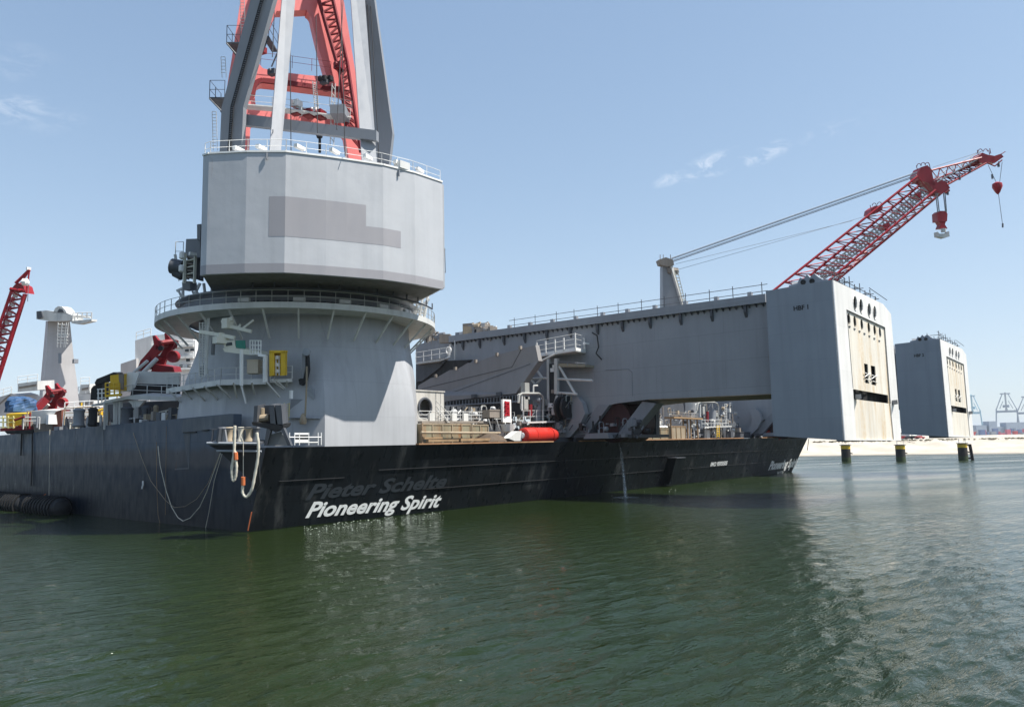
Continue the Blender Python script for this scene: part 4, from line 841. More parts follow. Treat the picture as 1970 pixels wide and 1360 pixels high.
# floats
def rocket(label, x0, x1, y, rpx, Y):
    a, b = yq(x0, y, Y), yq(x1, y, Y); r = rpx*np.linalg.norm(yq(x0+1, y, Y)-a)*.93; L_ = b[0]-a[0]; o = thing('pickup_float', label, 'float', a-V(0, 0, r))
    mesh_obj('shell', lathe(a, [(.15*r, .0), (.72*r, .03), (.95*r, .2*r), (r, .5*r), (r, L_*.7), (.9*r, L_*.85), (.7*r, L_*.95), (.4*r, L_)], 20, (1, 0, 0)), M_orange, o, True)
    mesh_obj('end_fitting', lathe(a, [(.05, -.12), (.35*r, -.08), (.4*r, .05)], 12, (1, 0, 0)), M_white, o, True)
    for u in (.28, .75): mesh_obj('band', ring(a+V(L_*u, 0, 0), [(r*.98, 0), (r*1.04, 0), (r*1.04, .25), (r*.98, .25)], 20, axis=(1, 0, 0)), M_orange, o, True)
    return o
rocket('glossy orange-red cylindrical float lying at the deck edge in the middle of the stern', 1005, 1071, 837.5, 10.4, -1.0)
single('pointed_bow_plate', 'small off-white wedge against the left end of the orange float', 'wedge', prism([yq(x, y, -.9) for x, y in ((978, 843), (996, 829), (1004, 829), (1004, 848), (990, 848))], (0, 1, 0)), M_lite)
cb_ = yq(1487, 834, -1); r = 7.5*np.linalg.norm(yq(1488, 834, -1)-cb_)*.93
BU = thing('buoy', 'round faded orange buoy near the far corner of the stern', 'buoy', cb_-V(0, 0, r)); mesh_obj('shell', lathe(cb_, [(r*math.sin(t), -r*math.cos(t)) for t in np.linspace(.05, 3.09, 12)], 18), M_orange, BU, True); mesh_obj('eye', path([cb_+V(0, 0, r)+V(.2*math.cos(t), 0, .2*math.sin(t)) for t in np.linspace(0, 6.28, 9)[:-1]], .06, 5, True), M_dark, BU)
WC = thing('anchor_winch', 'dark winch under a sloping cover at the far corner of the stern', 'winch', yq(1515, 842, .4))
mesh_obj('cover', prism([yq(x, y, .2) for x, y in ((1488, 822), (1495, 817), (1512, 822), (1530, 832), (1535, 842), (1508, 842), (1502, 832))], (0, 1.8, 0)), M_black, WC)
mesh_obj('drum', tube(yq(1500, 835, .1), yq(1520, 835, .1), .5, 12), M_tan, WC, True); mesh_obj('arm', tube(yq(1488, 824, 0), yq(1494, 816, 0), .08, 5), M_tan, WC)
# table frame, far racks, ladders under the beam
TB = thing('work_bench_frame', 'brown timber work frame standing below the near beam, right of the crates', 'frame', yq(1315, 838, 2))
a, b = yq(1287, 803, 2), yq(1343, 806, 2); mesh_obj('top', beam(a, b, 1.8, .25), M_wood, TB); mesh_obj('railing', rail([a, b], .9, .05, .04, 1.5), M_tan, TB)
for x in (1290, 1314, 1322, 1328, 1341): p = yq(x, 806, 2); mesh_obj('leg', beam(p, V(p[0], p[1], 7.05), .18, .18), M_wood, TB)
def ladder(label, x0, x1, yt, yb, Y, mat, nm='ladder'):
    g = [tube(yq(x, yt, Y), yq(x, yb, Y), .06, 5) for x in (x0, x1)]; k = int((yb-yt)/3.2)
    g += [tube(yq(x0, yt+(i+.5)*3.2, Y), yq(x1, yt+(i+.5)*3.2, Y), .04, 4) for i in range(k)]; return single(nm, label, 'ladder', J(*g), mat)
ladder('short pale yellow ladder up to the stern deck below the near beam', 1379, 1384, 818, 842, -.5, M_yel)
ladder('left of two grey ladders beside the far pipe arches under the beam', 1394, 1398, 776, 815, 5, M_lite)
ladder('right of two grey ladders beside the far pipe arches under the beam', 1404, 1408, 774, 812, 5, M_lite)
ST = thing('access_stair', 'pale zigzag stair and platforms under the near beam\'s outer end', 'stair', yq(1430, 815, 6))
for a, b in (((1412, 782), (1432, 800)), ((1418, 781), (1426, 776)), ((1420, 808), (1442, 812)), ((1432, 800), (1444, 812))): mesh_obj('flight', beam(yq(*a, 6), yq(*b, 6), .5, .2), M_lite, ST)
mesh_obj('railing', rail([yq(1420, 812, 6), yq(1444, 812, 6)], 1.6, .05, .03, 1.4), M_lite, ST); mesh_obj('mast', tube(yq(1416, 768, 6), yq(1416, 812, 6), .1, 6), M_legd, ST)
BG = thing('far_foot_housing', 'grey sloping steel housing seen under the near beam, behind the racks', 'housing', yq(1320, 838, 14))
mesh_obj('wall', prism([yq(x, y, 14) for x, y in ((1215, 770), (1356, 768), (1350, 800), (1335, 842), (1205, 842))], (0, 6, 0)), M_dark, BG)
mesh_obj('wall', prism([yq(x, y, 16) for x, y in ((1352, 768), (1488, 768), (1488, 842), (1340, 842))], (0, 5, 0)), M_dark, BG)
mesh_obj('arch', prism([yq(x, y, 7) for x, y in ((1443, 842), (1450, 820), (1466, 803), (1488, 796), (1488, 842))], (0, 4, 0)), M_dark, BG)
mesh_obj('arch_lining', prism([yq(x, y, 6.8) for x, y in ((1452, 836), (1460, 818), (1474, 808), (1486, 806), (1470, 838))], (0, 1, 0)), MATS['shaded_hinge_red'], BG)
mesh_obj('arch_arm', prism([yq(x, y, 5) for x, y in ((1458, 842), (1486, 800), (1490, 806), (1470, 842))], (0, .8, 0)), M_legd, BG)
for x0, x1, y, Y, m, lb in ((1424, 1450, 837, 2, M_dark, 'low dark deck box left of the far orange buoy'), (1262, 1272, 812, 4, M_lite, 'small white frame box above the container with white sacks')):
    a, b = yq(x0, y-5, Y), yq(x1, y-5, Y); single('deck_box', lb, 'box', J(box(a[0], b[0], Y, Y+1, yq(x0, y+5, Y)[2], a[2]), box(a[0]-.1, b[0]+.1, Y-.1, Y+1.1, a[2], a[2]+.1)), m)
g_ = np.random.default_rng(21); DC = thing('deck_gear', 'scattered pipes, valves and bollards on the deck under the near beam', 'deck gear', yq(1350, 838, 3))
for i in range(110):
    x = g_.uniform(1225, 1480); Y = g_.uniform(2.5, 9); p = yq(x, 842, Y); p = V(p[0], Y, 7.05); h = g_.uniform(.4, 2.2)
    k = g_.integers(3); q = boxc(p+V(0, 0, h/2), g_.uniform(.3, 1.3), .6, h) if k == 0 else (tube(p, p+V(0, 0, h+.6), g_.uniform(.08, .3), 8) if k == 1 else tube(p+V(-1, 0, h), p+V(1, 0, h), g_.uniform(.06, .2), 6))
    mesh_obj('fitting', q, [M_dark, M_legd, M_tan, M_lite, M_rust, M_dark][g_.integers(6)], DC)
D2 = thing('deck_gear', 'pipes and small fittings on the deck behind the white walkway and ramp', 'deck gear', yq(900, 838, 5))
for i in range(80):
    x = g_.uniform(858, 1085); Y = g_.uniform(4.5, 8); p = yq(x, 842, Y); p = V(p[0], Y, 7.05); h = g_.uniform(.8, 2.8)
    k = g_.integers(3); q = boxc(p+V(0, 0, h/2), g_.uniform(.3, 1.0), .6, h) if k == 0 else (tube(p, p+V(0, 0, h+.6), g_.uniform(.06, .2), 8) if k == 1 else tube(p+V(-1, 0, h), p+V(1, 0, h), g_.uniform(.05, .12), 6))
    mesh_obj('fitting', q, [M_dark, M_legd, M_lite, M_lite, M_white, M_dark][g_.integers(6)], D2)

def region_gear(name, label, x0, x1, y0, y1, pf, n, seed, mats, lo=.4, hi=1.8):
    """dense pipework and frames filling a real zone of the deck; pf turns a sight line into a point of the zone"""
    g = np.random.default_rng(seed); o = thing(name, label, 'deck gear', pf((x0+x1)/2, y1, 0))
    for i in range(n):
        p = pf(g.uniform(x0, x1), g.uniform(y0, y1), g.uniform(0, 2.5)); k = g.integers(7); m = mats[g.integers(len(mats))]; L_ = g.uniform(lo, hi)
        if k == 0: q = boxc(p, g.uniform(.25, .9), .5, g.uniform(.3, 1.0))
        elif k in (1, 2): q = tube(p-V(0, 0, L_/2), p+V(0, 0, L_/2), g.uniform(.04, .14), 6)
        elif k == 3: q = tube(p-V(L_/2, 0, 0), p+V(L_/2, 0, g.uniform(-.2, .2)), g.uniform(.04, .13), 6)
        elif k == 4: q = path([p+V(-.5, 0, 0), p+V(-.5, 0, .6), p+V(-.3, 0, .8), p+V(.3, 0, .8), p+V(.5, 0, .6), p+V(.5, 0, -.3)], .07, 6)
        elif k == 5: q = lathe(p, [(.05, 0), (.3, .05), (.3, .5), (.1, .6)], 9, (0, -1, 0))
        else: q = beam(p-V(L_*.4, 0, L_*.35), p+V(L_*.4, 0, L_*.35), .1, .1)
        mesh_obj('fitting', q, m, o)
    return o
gm = [M_dark, M_legd, M_black, M_pipe, M_tan, M_dark, M_legd, M_rust]
region_gear('hose_gear', 'tangle of hoses, pipes and brackets at the foot of the white platform, against the beam', 1046, 1100, 765, 838, lambda x, y, d: Xp(x, y, 45.9-d*.6), 60, 3, gm)
region_gear('pipe_gear', 'pipework and valves packed round the tall pipe arches above the orange float', 998, 1048, 770, 832, lambda x, y, d: Yp(x, y, 1.6+d*.6), 46, 5, gm+[M_white])
region_gear('pipe_gear', 'dense pipes, posts and frames under the outer half of the near beam', 1338, 1482, 780, 840, lambda x, y, d: Yp(x, y, 4+d), 120, 8, gm+[M_lite], .5, 2.4)
region_gear('pipe_gear', 'rails, posts and gear behind the rusty crates under the near beam', 1236, 1340, 790, 822, lambda x, y, d: Yp(x, y, 6+d), 56, 9, gm+[M_rust, M_tan], .5, 2.2)
region_gear('rail_gear', 'posts and fittings along the walkway under the ramp', 858, 1000, 786, 812, lambda x, y, d: Yp(x, y, 5+d), 60, 10, gm+[M_lite, M_white], .4, 1.4)
region_gear('leg_gear', 'brackets and pipes on the sloping legs of the near beam', 1120, 1250, 806, 842, lambda x, y, d: Xp(x, y, 45.6-d*.4), 36, 13, [M_dark, M_legd, M_black], .4, 1.2)

# ---------------------------------------------------------------- gear on the pedestal's face
ZL = Zp(425, 733, 13.2)[2]
f = [Zp(321, 750, ZL), Zp(425, 733, ZL), Zp(512, 731.5, ZL)]
ctr = V(PC[0], PC[1], ZL)
def inw(p, k): v = unit(V(ctr[0]-p[0], ctr[1]-p[1], 0)); return p+v*k
LP = thing('lower_walkway', 'long railed walkway wrapping the pedestal\'s left face above the hull side', 'walkway', f[1])
mesh_obj('deck', prism([f[0], f[1], f[2], inw(f[2], 4), inw(f[1], 5), inw(f[0], 4)], (0, 0, -.18)), M_lite, LP)
mesh_obj('edge_beam', J(*[beam(a+V(0, 0, -.12), b+V(0, 0, -.12), .16, .5) for a, b in zip(f, f[1:])]), M_lite, LP)
mesh_obj('railing', rail(f, 1.2, .045, .03, 1.35), M_lite, LP)
for x0, y0, x1, y1 in ((325, 752, 352, 778), (351, 749, 375, 775), (370, 745, 395, 772), (392, 742, 420, 770), (416, 738, 444, 766), (449, 735, 456, 765), (484, 735, 490, 758), (465, 738, 474, 776), (512, 734, 538, 764)):
    p = Zp(x0, y0, ZL-.25); d = ray(x1, y1); q = CAM+d*(np.dot(inw(p, 1.6)-CAM, FW)/np.dot(d, FW)); mesh_obj('brace', beam(p, q, .13, .13), M_lite, LP)
# yellow cabinet on a small pulpit
PU = thing('pulpit', 'small railed pulpit holding the yellow cabinet at the walkway\'s right end', 'platform', Zp(540, 727, ZL+.1))
zz = ZL+.15; k4 = [Zp(520, 729, zz), Zp(528, 729.5, zz), Zp(562, 728, zz)]
mesh_obj('deck', prism([k4[0], k4[1], k4[2], inw(k4[2], 3), inw(k4[0], 3)], (0, 0, -.3)), M_white, PU)
mesh_obj('railing', rail(k4, 1.15, .05, .035, 1.4), M_white, PU)
for x0, x1, y1 in ((522, 545, 748), (530, 548, 747), (552, 551, 744)): p = Zp(x0, 731, zz-.2); d = ray(x1, y1); mesh_obj('brace', beam(p, CAM+d*(np.dot(inw(p, 1.2)-CAM, FW)/np.dot(d, FW)), .12, .12), M_lite, PU)
YC = thing('yellow_cabinet', 'bright yellow open-fronted cabinet with white pipes, standing on the pulpit of the pedestal', 'cabinet', inw(Zp(535, 724, zz), 1.2))
dC = np.dot(inw(Zp(535, 724, zz), 1.0)-CAM, FW)
cq = lambda x, y, dd=0: Dp(x, y, dC+dd)
mesh_obj('back', prism([cq(x, y, .6) for x, y in ((519, 677), (548, 676), (549, 722), (518, 724))], -(-FW)*.15), M_yel, YC)
for x0, x1 in ((518, 527), (540, 549)): mesh_obj('door', prism([cq(x0, 677), cq(x1, 677), cq(x1, 722), cq(x0, 723)], FW*.55), M_yel, YC)
mesh_obj('top', prism([cq(518, 674), cq(549, 674), cq(549, 679), cq(518, 679)], FW*.7), M_yel, YC)
for y in (688, 702, 714): mesh_obj('fitting', boxc(cq(534, y, .3), .35, .3, .3), M_white, YC)
mesh_obj('white_pipe', J(tube(cq(531, 684, .3), cq(531, 722, .3), .06, 6), tube(cq(537, 692, .25), cq(537, 722, .25), .06, 6)), M_white, YC)
# life raft davit gear
DV = thing('davit_platform', 'cream high-level platform with green netting, cage and knuckle davit on the pedestal', 'davit', Cp(450, 680, 12.6))
dD = np.dot(Cp(460, 690, 12)-CAM, FW)-2.2
dq = lambda x, y, dd=0: Dp(x, y, dD+dd)
M_cream = paint('cream_paint', (.66, .65, .56), .5, .08, .2, .05)
mesh_obj('platform', prism([dq(x, y) for x, y in ((428, 670), (452, 667), (497, 676), (505, 682), (482, 683), (432, 677))], FW*2.4), M_cream, DV)
mesh_obj('control_cab', prism([dq(x, y) for x, y in ((430, 657), (451, 654), (453, 667), (431, 669))], FW*1.2), M_cream, DV)
mesh_obj('cab_window', prism([dq(x, y, -.03) for x, y in ((434, 659.5), (446, 658), (447, 664), (435, 666))], FW*.02), M_glass, DV)
mesh_obj('netting', prism([dq(x, y) for x, y in ((453, 655), (471, 655), (472, 672), (454, 670))], FW*.15), M_green, DV)
mesh_obj('jib', beam(dq(385, 638), dq(452, 650), .32, .32), M_cream, DV); mesh_obj('jib', beam(dq(443, 628), dq(484, 638), .26, .3), M_cream, DV)
mesh_obj('knuckle', beam(dq(427, 621), dq(448, 613), .3, .35), M_cream, DV); mesh_obj('knuckle', boxc(dq(438, 623), .9, .6, .9, .4), M_cream, DV); mesh_obj('stay', beam(dq(467, 632), dq(488, 616), .16, .16), M_cream, DV); mesh_obj('stay', beam(dq(458, 630), dq(463, 624), .14, .14), M_cream, DV)
mesh_obj('jib_root', J(boxc(dq(425, 655), 1.2, .8, .6), boxc(dq(424, 648), .5, .5, .7)), M_cream, DV)
cg = [tube(dq(x, 655), dq(x, 682), .05, 5) for x in (481, 486, 491, 497, 502)]+[tube(dq(480, y), dq(503, y+.5), .05, 5) for y in (655, 664, 672, 681)]
mesh_obj('cage', J(*cg), M_white, DV)
mesh_obj('post', beam(dq(464.5, 672), dq(464.5, 742), .22, .25), M_white, DV); mesh_obj('post', beam(dq(510.5, 684), dq(510, 735), .3, .3), M_white, DV); mesh_obj('post_head', beam(dq(497, 683), dq(512, 685), .25, .22), M_white, DV)
mesh_obj('lower_strut', beam(dq(464, 742), dq(473, 776), .14, .14), M_lite, DV)
bx = Dp(490, 707, dD+1.0)
single('liferaft_crate', 'buff coloured crate standing on the lower walkway beside the davit post', 'crate', J(boxc(bx, 1.25, 1.0, 1.15, .7), boxc(bx+V(0, 0, .62), 1.35, 1.1, .1, .7)), paint('buff_crate', (.50, .43, .33), .7, .1, .2, .1))
# ladder cage and vertical pipes on the left of the pedestal
VP = thing('ladder_tower', 'tall pale ladder cage and pipes up the pedestal\'s left side', 'ladder', Cp(392, 725, 12.8))
dL = np.dot(Cp(393, 680, 12.6)-CAM, FW)-.6; lq = lambda x, y, dd=0: Dp(x, y, dL+dd)
mesh_obj('ladder_cage', J(*[tube(lq(x, 620), lq(x-1, 725), .05, 5) for x in (384, 390, 395)], *[tube(lq(383.5, 622+k*5), lq(395, 622+k*5), .035, 4) for k in range(21)]), M_lite, VP)
for x in (402, 399.5): mesh_obj('pipe', tube(lq(x, 612), lq(x-5, 720), .09, 6), M_lite, VP)
mesh_obj('tall_locker', prism([lq(x, y, .4) for x, y in ((407, 650), (411, 650), (410, 683), (406, 683))], FW*.4), M_legd, VP)
single('pedestal_door', 'narrow dark door in the pedestal above the lower walkway', 'door', J(prism([lq(x, y, .9) for x, y in ((385, 705), (391, 704), (391, 722), (385, 724))], FW*.1)), M_legd)
# black sheave arm and its hanging line, pipe and small lamp
SA = thing('sheave_arm', 'black curved fairlead arm with round sheave and rusty hanging chain, right of the yellow cabinet', 'fairlead', Cp(585, 740, 12.6))
dS = np.dot(Cp(588, 700, 12.4)-CAM, FW)-1.0; sq = lambda x, y, dd=0: Dp(x, y, dS+dd)
mesh_obj('arm', prism([sq(x, y) for x, y in ((583, 676), (588, 672), (591, 680), (593, 712), (588, 732), (582, 742), (576, 740), (574, 730), (580, 727), (585, 715), (584, 700))], FW*.8), M_black, SA)
mesh_obj('cover', prism([sq(x, y, -.1) for x, y in ((581, 680), (587, 676), (587, 710), (583, 728), (578, 728), (581, 706))], FW*.1), M_legd, SA)
mesh_obj('sheave', lathe(sq(589, 677, -.5), [(.05, 0), (.34, .02), (.34, .3), (.05, .34)], 16, FW), M_grey, SA, True)
mesh_obj('chain', path([sq(590, 705, -.2), sq(590, 730, -.4), sq(589, 760, -.6), sq(587, 800, -.6)], .09, 6), M_rust, SA)
mesh_obj('chain_weight', lathe(sq(583, 816, -.6), [(.28, 0), (.36, .25), (.2, .85), (.05, 1.0)], 10), M_rust, SA, True)
mesh_obj('wall_bracket', prism([sq(x, y, .3) for x, y in ((596, 742), (602, 748), (605, 762), (603, 768), (595, 760), (590, 752))], FW*.9), M_grey, SA)
mesh_obj('recess_plate', prism([sq(x, y, .55) for x, y in ((560, 768), (598, 768), (598, 800), (556, 800))], FW*.1), M_legd, SA)
mesh_obj('yellow_ladder', J(*[tube(sq(x, 775), sq(x-1, 808), .05, 5) for x in (547, 557)], *[tube(sq(546, 778+k*4.5), sq(557, 777+k*4.5), .04, 4) for k in range(7)]), paint('faded_yellow_paint', (.55, .47, .22), .6, .1, .2, .1), SA)
mesh_obj('lamp', boxc(sq(560, 759), .25, .25, .75), M_white, SA)
mesh_obj('small_ledge', beam(sq(556, 803), sq(616, 805), .6, .06), M_grey, SA)
# mooring chute platforms on the hull corner
MC = thing('mooring_chute', 'dark steel fairlead box with rusty interior on brackets at the pedestal foot', 'fairlead', Dp(515, 830, 64))
m_ = lambda x, y, dd=0: Dp(x, y, 63.5+dd)
mesh_obj('box', J(prism([m_(x, y) for x, y in ((487, 812), (489, 781), (496, 780), (494, 812))], FW*2), prism([m_(x, y) for x, y in ((518, 779), (527, 779), (530, 816), (520, 814))], FW*2), prism([m_(x, y, 1.7) for x, y in ((489, 781), (528, 779), (528, 814), (487, 812))], FW*.2)), M_dark, MC)
mesh_obj('side_wing', prism([m_(x, y) for x, y in ((529, 780), (541, 779), (544, 816), (534, 816))], FW*1.6), M_dark, MC)
mesh_obj('floor', prism([m_(x, y) for x, y in ((484, 812), (545, 818), (544, 824), (530, 832), (520, 826), (486, 818))], FW*2.2), M_black, MC)
mesh_obj('rusty_roller', J(tube(m_(492, 806, .8), m_(518, 803, .8), .3, 10), tube(m_(504, 785, 1), m_(504, 810, 1), .22, 8)), M_rust, MC, True)
for pl in (((513, 823), (521, 828), (513, 857), (508, 857)), ((540, 824), (546, 824), (560, 857), (553, 857))): mesh_obj('support', prism([m_(*p) for p in pl], FW*.5), M_dark, MC)
mesh_obj('bracket_plate', prism([m_(x, y, .8) for x, y in ((514, 838), (540, 830), (560, 857), (512, 857))], FW*.4), M_legd, MC)
RT_ = thing('roller_platform', 'dark bracketed roller platform with rusty upright rollers projecting from the hull corner', 'fairlead', Dp(455, 860, 63))
r_ = lambda x, y, dd=0: Dp(x, y, 62.3+dd)
mesh_obj('table', J(prism([r_(x, y) for x, y in ((400, 850), (498, 852), (498, 856), (402, 856))], FW*2.2)), M_dark, RT_)
mesh_obj('edge_tube', tube(r_(398, 852, -.1), r_(497, 853, -.1), .10, 6), M_grey, RT_); mesh_obj('edge_tube', tube(r_(417, 867, .1), r_(503, 868, .1), .09, 6), M_grey, RT_)
mesh_obj('under_bracket', prism([r_(x, y, .3) for x, y in ((402, 857), (496, 857), (500, 930), (492, 944), (482, 924), (444, 889), (420, 866))], FW*.25), M_black, RT_)
for x, rr, mt in ((428, .42, M_dark), (441, .36, M_rust), (463, .3, M_rope), (480, .42, M_rust), (492, .35, M_dark)):
    p, q = r_(x, 850, .9), r_(x, 823, .9); mesh_obj('roller', lathe(p, [(rr*.8, 0), (rr, .05), (rr*.7, .35), (rr*.7, .85), (rr, 1.1), (rr*.8, 1.2)], 14), mt, RT_, True)
mesh_obj('guard', J(beam(r_(407, 851), r_(410, 825), .12, .12), beam(r_(420, 851), r_(424, 823), .3, .3), beam(r_(407, 826), r_(495, 822), .1, .1)), M_dark, RT_)
mesh_obj('side_flange', prism([r_(x, y, .2) for x, y in ((420, 850), (424, 824), (432, 824), (436, 850))], FW*.3), M_legd, RT_)
def sling(label, pts, rr, cuff):
    o = thing('rope_sling', label, 'rope', r_(*pts[0]), 'rope slings hanging from the roller platform')
    P_ = [r_(x, y, -.45) for x, y in pts]
    # smooth the line
    out = []
    for k in range(len(P_)-1):
        p0 = P_[max(k-1, 0)]; p1 = P_[k]; p2 = P_[k+1]; p3 = P_[min(k+2, len(P_)-1)]
        for i in range(5):
            t = i/5; out.append(.5*((2*p1)+(-p0+p2)*t+(2*p0-5*p1+4*p2-p3)*t*t+(-p0+3*p1-3*p2+p3)*t**3))
    out.append(P_[-1]); rad = [rr*(1+.12*math.sin(i*2.3)) for i in range(len(out))]
    mesh_obj('rope', path(out, rad, 8), M_rope, o, True)
    c = [r_(x, y, -.47) for x, y in cuff]; mesh_obj('chafe_sleeve', path(c, rr*1.5, 8), M_orope, o, True); return o
sling('narrow white rope loop with orange sleeve, left of the two under the roller platform', [(452, 819), (451, 850), (450, 875), (446, 900), (447, 918), (449, 924), (453, 918), (455, 900), (453, 880), (452, 868)], .115, [(453, 870), (454, 884)])
sling('longer white rope sling hanging in a J with an orange sleeve, right of the other', [(494, 832), (497, 855), (496, 880), (490, 915), (484, 942), (474, 955), (467, 948), (467, 935), (468, 925)], .115, [(468, 917), (468, 933)])
single('thin_line', 'thin tan line from the platform down to the orange sleeve of the J-shaped sling', 'rope', path([r_(463, 838, -.4), r_(468, 850, -.4), r_(468, 920, -.45)], .03, 5), M_rope)
# ledges on the hull corner
for x0, x1, y, nm in ((354, 378, 832, 'ledge'), (390, 402, 828, 'ledge')): mesh_obj(nm, beam(Xp(x0, y, -.06), Xp(x1, y-1, -.06), .2, .1), M_black, HL)
mesh_obj('doubler_plate', prism([Xp(x, y, -.02) for x, y in ((353, 836), (366, 834), (364, 902), (336, 904), (336, 901), (362, 899))], (.015, 0, 0)), M_dark, HL)
mesh_obj('upper_belt', prism([Xp(x, y, -.03) for x, y in ((352, 807), (449, 796), (449, 822), (350, 832))], (.02, 0, 0)), paint('dark_belt_paint', (.075, .09, .11), .5, .1, .2, 0, (2.2, 30)), HL)
# white rail gate at the stern edge by the pedestal
GT = thing('rail_gate', 'white rail section with name board at the stern edge, left of the sunlit pedestal foot', 'railing', onstern(590, 856))
gt = lambda x, y: Yp(x, y, -2.2)
mesh_obj('railing', J(*[tube(gt(x, 832), gt(x, 856), .05, 5) for x in (557, 567, 576, 594, 612, 618)], tube(gt(555, 841), gt(618, 841), .05, 5), tube(gt(567, 851), gt(612, 851), .04, 4)), M_white, GT)
for y in (832.5, 845.5): mesh_obj('board', prism([gt(568, y), gt(594, y), gt(594, y+3.5), gt(568, y+3.5)], (0, .05, 0)), M_white, GT)
mesh_obj('dark_panel', prism([gt(569, 837), gt(592, 837), gt(592, 845), gt(569, 845)], (0, .05, 0)), M_black, GT)
single('corner_bar', 'thin pale bar lying along the stern edge beside the rail gate', 'bar', beam(gt(529, 857), gt(562, 856), .06, .05), M_lite)
# light trusses between crane housing and ring walkway, left and right
for lbl, lst, D in (('left', ((344, 560, 362, 600), (352, 553, 352, 600), (365, 545, 385, 600), (372, 545, 395, 598), (385, 545, 362, 590), (358, 552, 340, 560), (392, 545, 398, 595), (378, 548, 378, 600)), 80),
                    ('right', ((792, 566, 806, 588), (806, 563, 798, 612), (815, 562, 806, 616), (824, 564, 816, 612), (826, 575, 800, 600), (790, 572, 812, 576), (806, 590, 820, 600), (796, 600, 820, 604)), 84)):
    for a in lst: mesh_obj('slewing_truss', beam(Dp(a[0], a[1], D), Dp(a[2], a[3], D), .22, .22), M_lite if lbl == 'left' else M_white, CR)
# stair tower and winch cab on the left of the housing
h_ = lambda x, y, D=76: Dp(x, y, D)
SC = thing('service_tower', 'stair tower and machinery hung on the left flank of the crane housing', 'stair tower', h_(365, 560))
mesh_obj('top_box', prism([h_(x, y) for x, y in ((358, 460), (385, 459), (385, 495), (356, 495))], FW*3), M_legd, SC)
mesh_obj('side_box', prism([h_(x, y, 75) for x, y in ((379, 432), (386, 431), (385, 462), (379, 462))], FW*2), M_legd, SC)
for x in (356, 376): mesh_obj('post', beam(h_(x, 488, 75), h_(x-2, 545, 75), .22, .22), M_cream, SC)
mesh_obj('lamp', boxc(h_(371, 489, 74.5), .7, .3, .3), M_white, SC)
for k in range(7): y = 494+k*6.4; mesh_obj('flight', beam(h_(357, y+(4 if k % 2 else 0), 75.5), h_(375, y+(0 if k % 2 else 4), 75.5), .7, .12), M_cream if k % 2 else M_tan, SC)
mesh_obj('back_panel', prism([h_(x, y, 77) for x, y in ((360, 494), (385, 494), (384, 540), (360, 530))], FW*1), M_dark, SC)
mesh_obj('cab', prism([h_(x, y) for x, y in ((356, 541), (366, 541), (366, 556), (351, 558), (350, 543))], FW*1.6), M_legd, SC)
mesh_obj('cab_rail', rail([h_(344, 541), h_(358, 541)], 1.1, .05, .035, .9), M_lite, SC)
mesh_obj('winch_drum', J(tube(h_(330, 512), h_(352, 516), .75, 14), tube(h_(337, 522), h_(352, 530), .55, 12), prism([h_(x, y) for x, y in ((329, 502), (338, 500), (340, 524), (330, 520))], FW*2), prism([h_(x, y) for x, y in ((340, 506), (354, 504), (352, 536), (336, 528))], FW*1.5)), M_dark, SC, True)
mesh_obj('mast_rail', J(rail([h_(337, 502), h_(352, 502)], 1.9, .045, .03, .8), tube(h_(337, 490), h_(339, 502), .15, 5)), M_lite, SC)
for x, y in ((351, 492), (350, 517)): mesh_obj('white_drum', lathe(h_(x, y, 75)-V(0, 0, .35), [(.2, 0), (.3, .1), (.3, .6), (.2, .7)], 10), M_white, SC, True)
mesh_obj('right_flank_ladder', J(tube(Dp(855.5, 478, 76), Dp(857, 525, 76), .05, 4), tube(Dp(853, 480, 76), Dp(857, 480, 76), .05, 4), tube(Dp(853, 502, 76), Dp(857, 502, 76), .05, 4), tube(Dp(853, 524, 76), Dp(857, 524, 76), .05, 4)), M_legd, CR)
for x, y0, y1 in ((513.5, 288, 308), (766, 320, 340)): mesh_obj('downpipe', tube(onhouse(x, y0+8, .14), onhouse(x, y1, .14), .09, 6), M_legd, CR)
mesh_obj('roof_gear', J(boxc(ins(Zp(783, 326, ZRF), .8)+V(0, 0, .5), 1.2, .9, .7), tube(ins(Zp(776, 326, ZRF), .8)+V(0, 0, .4), ins(Zp(792, 328, ZRF), .8)+V(0, 0, .4), .3, 8)), M_lite, CR)

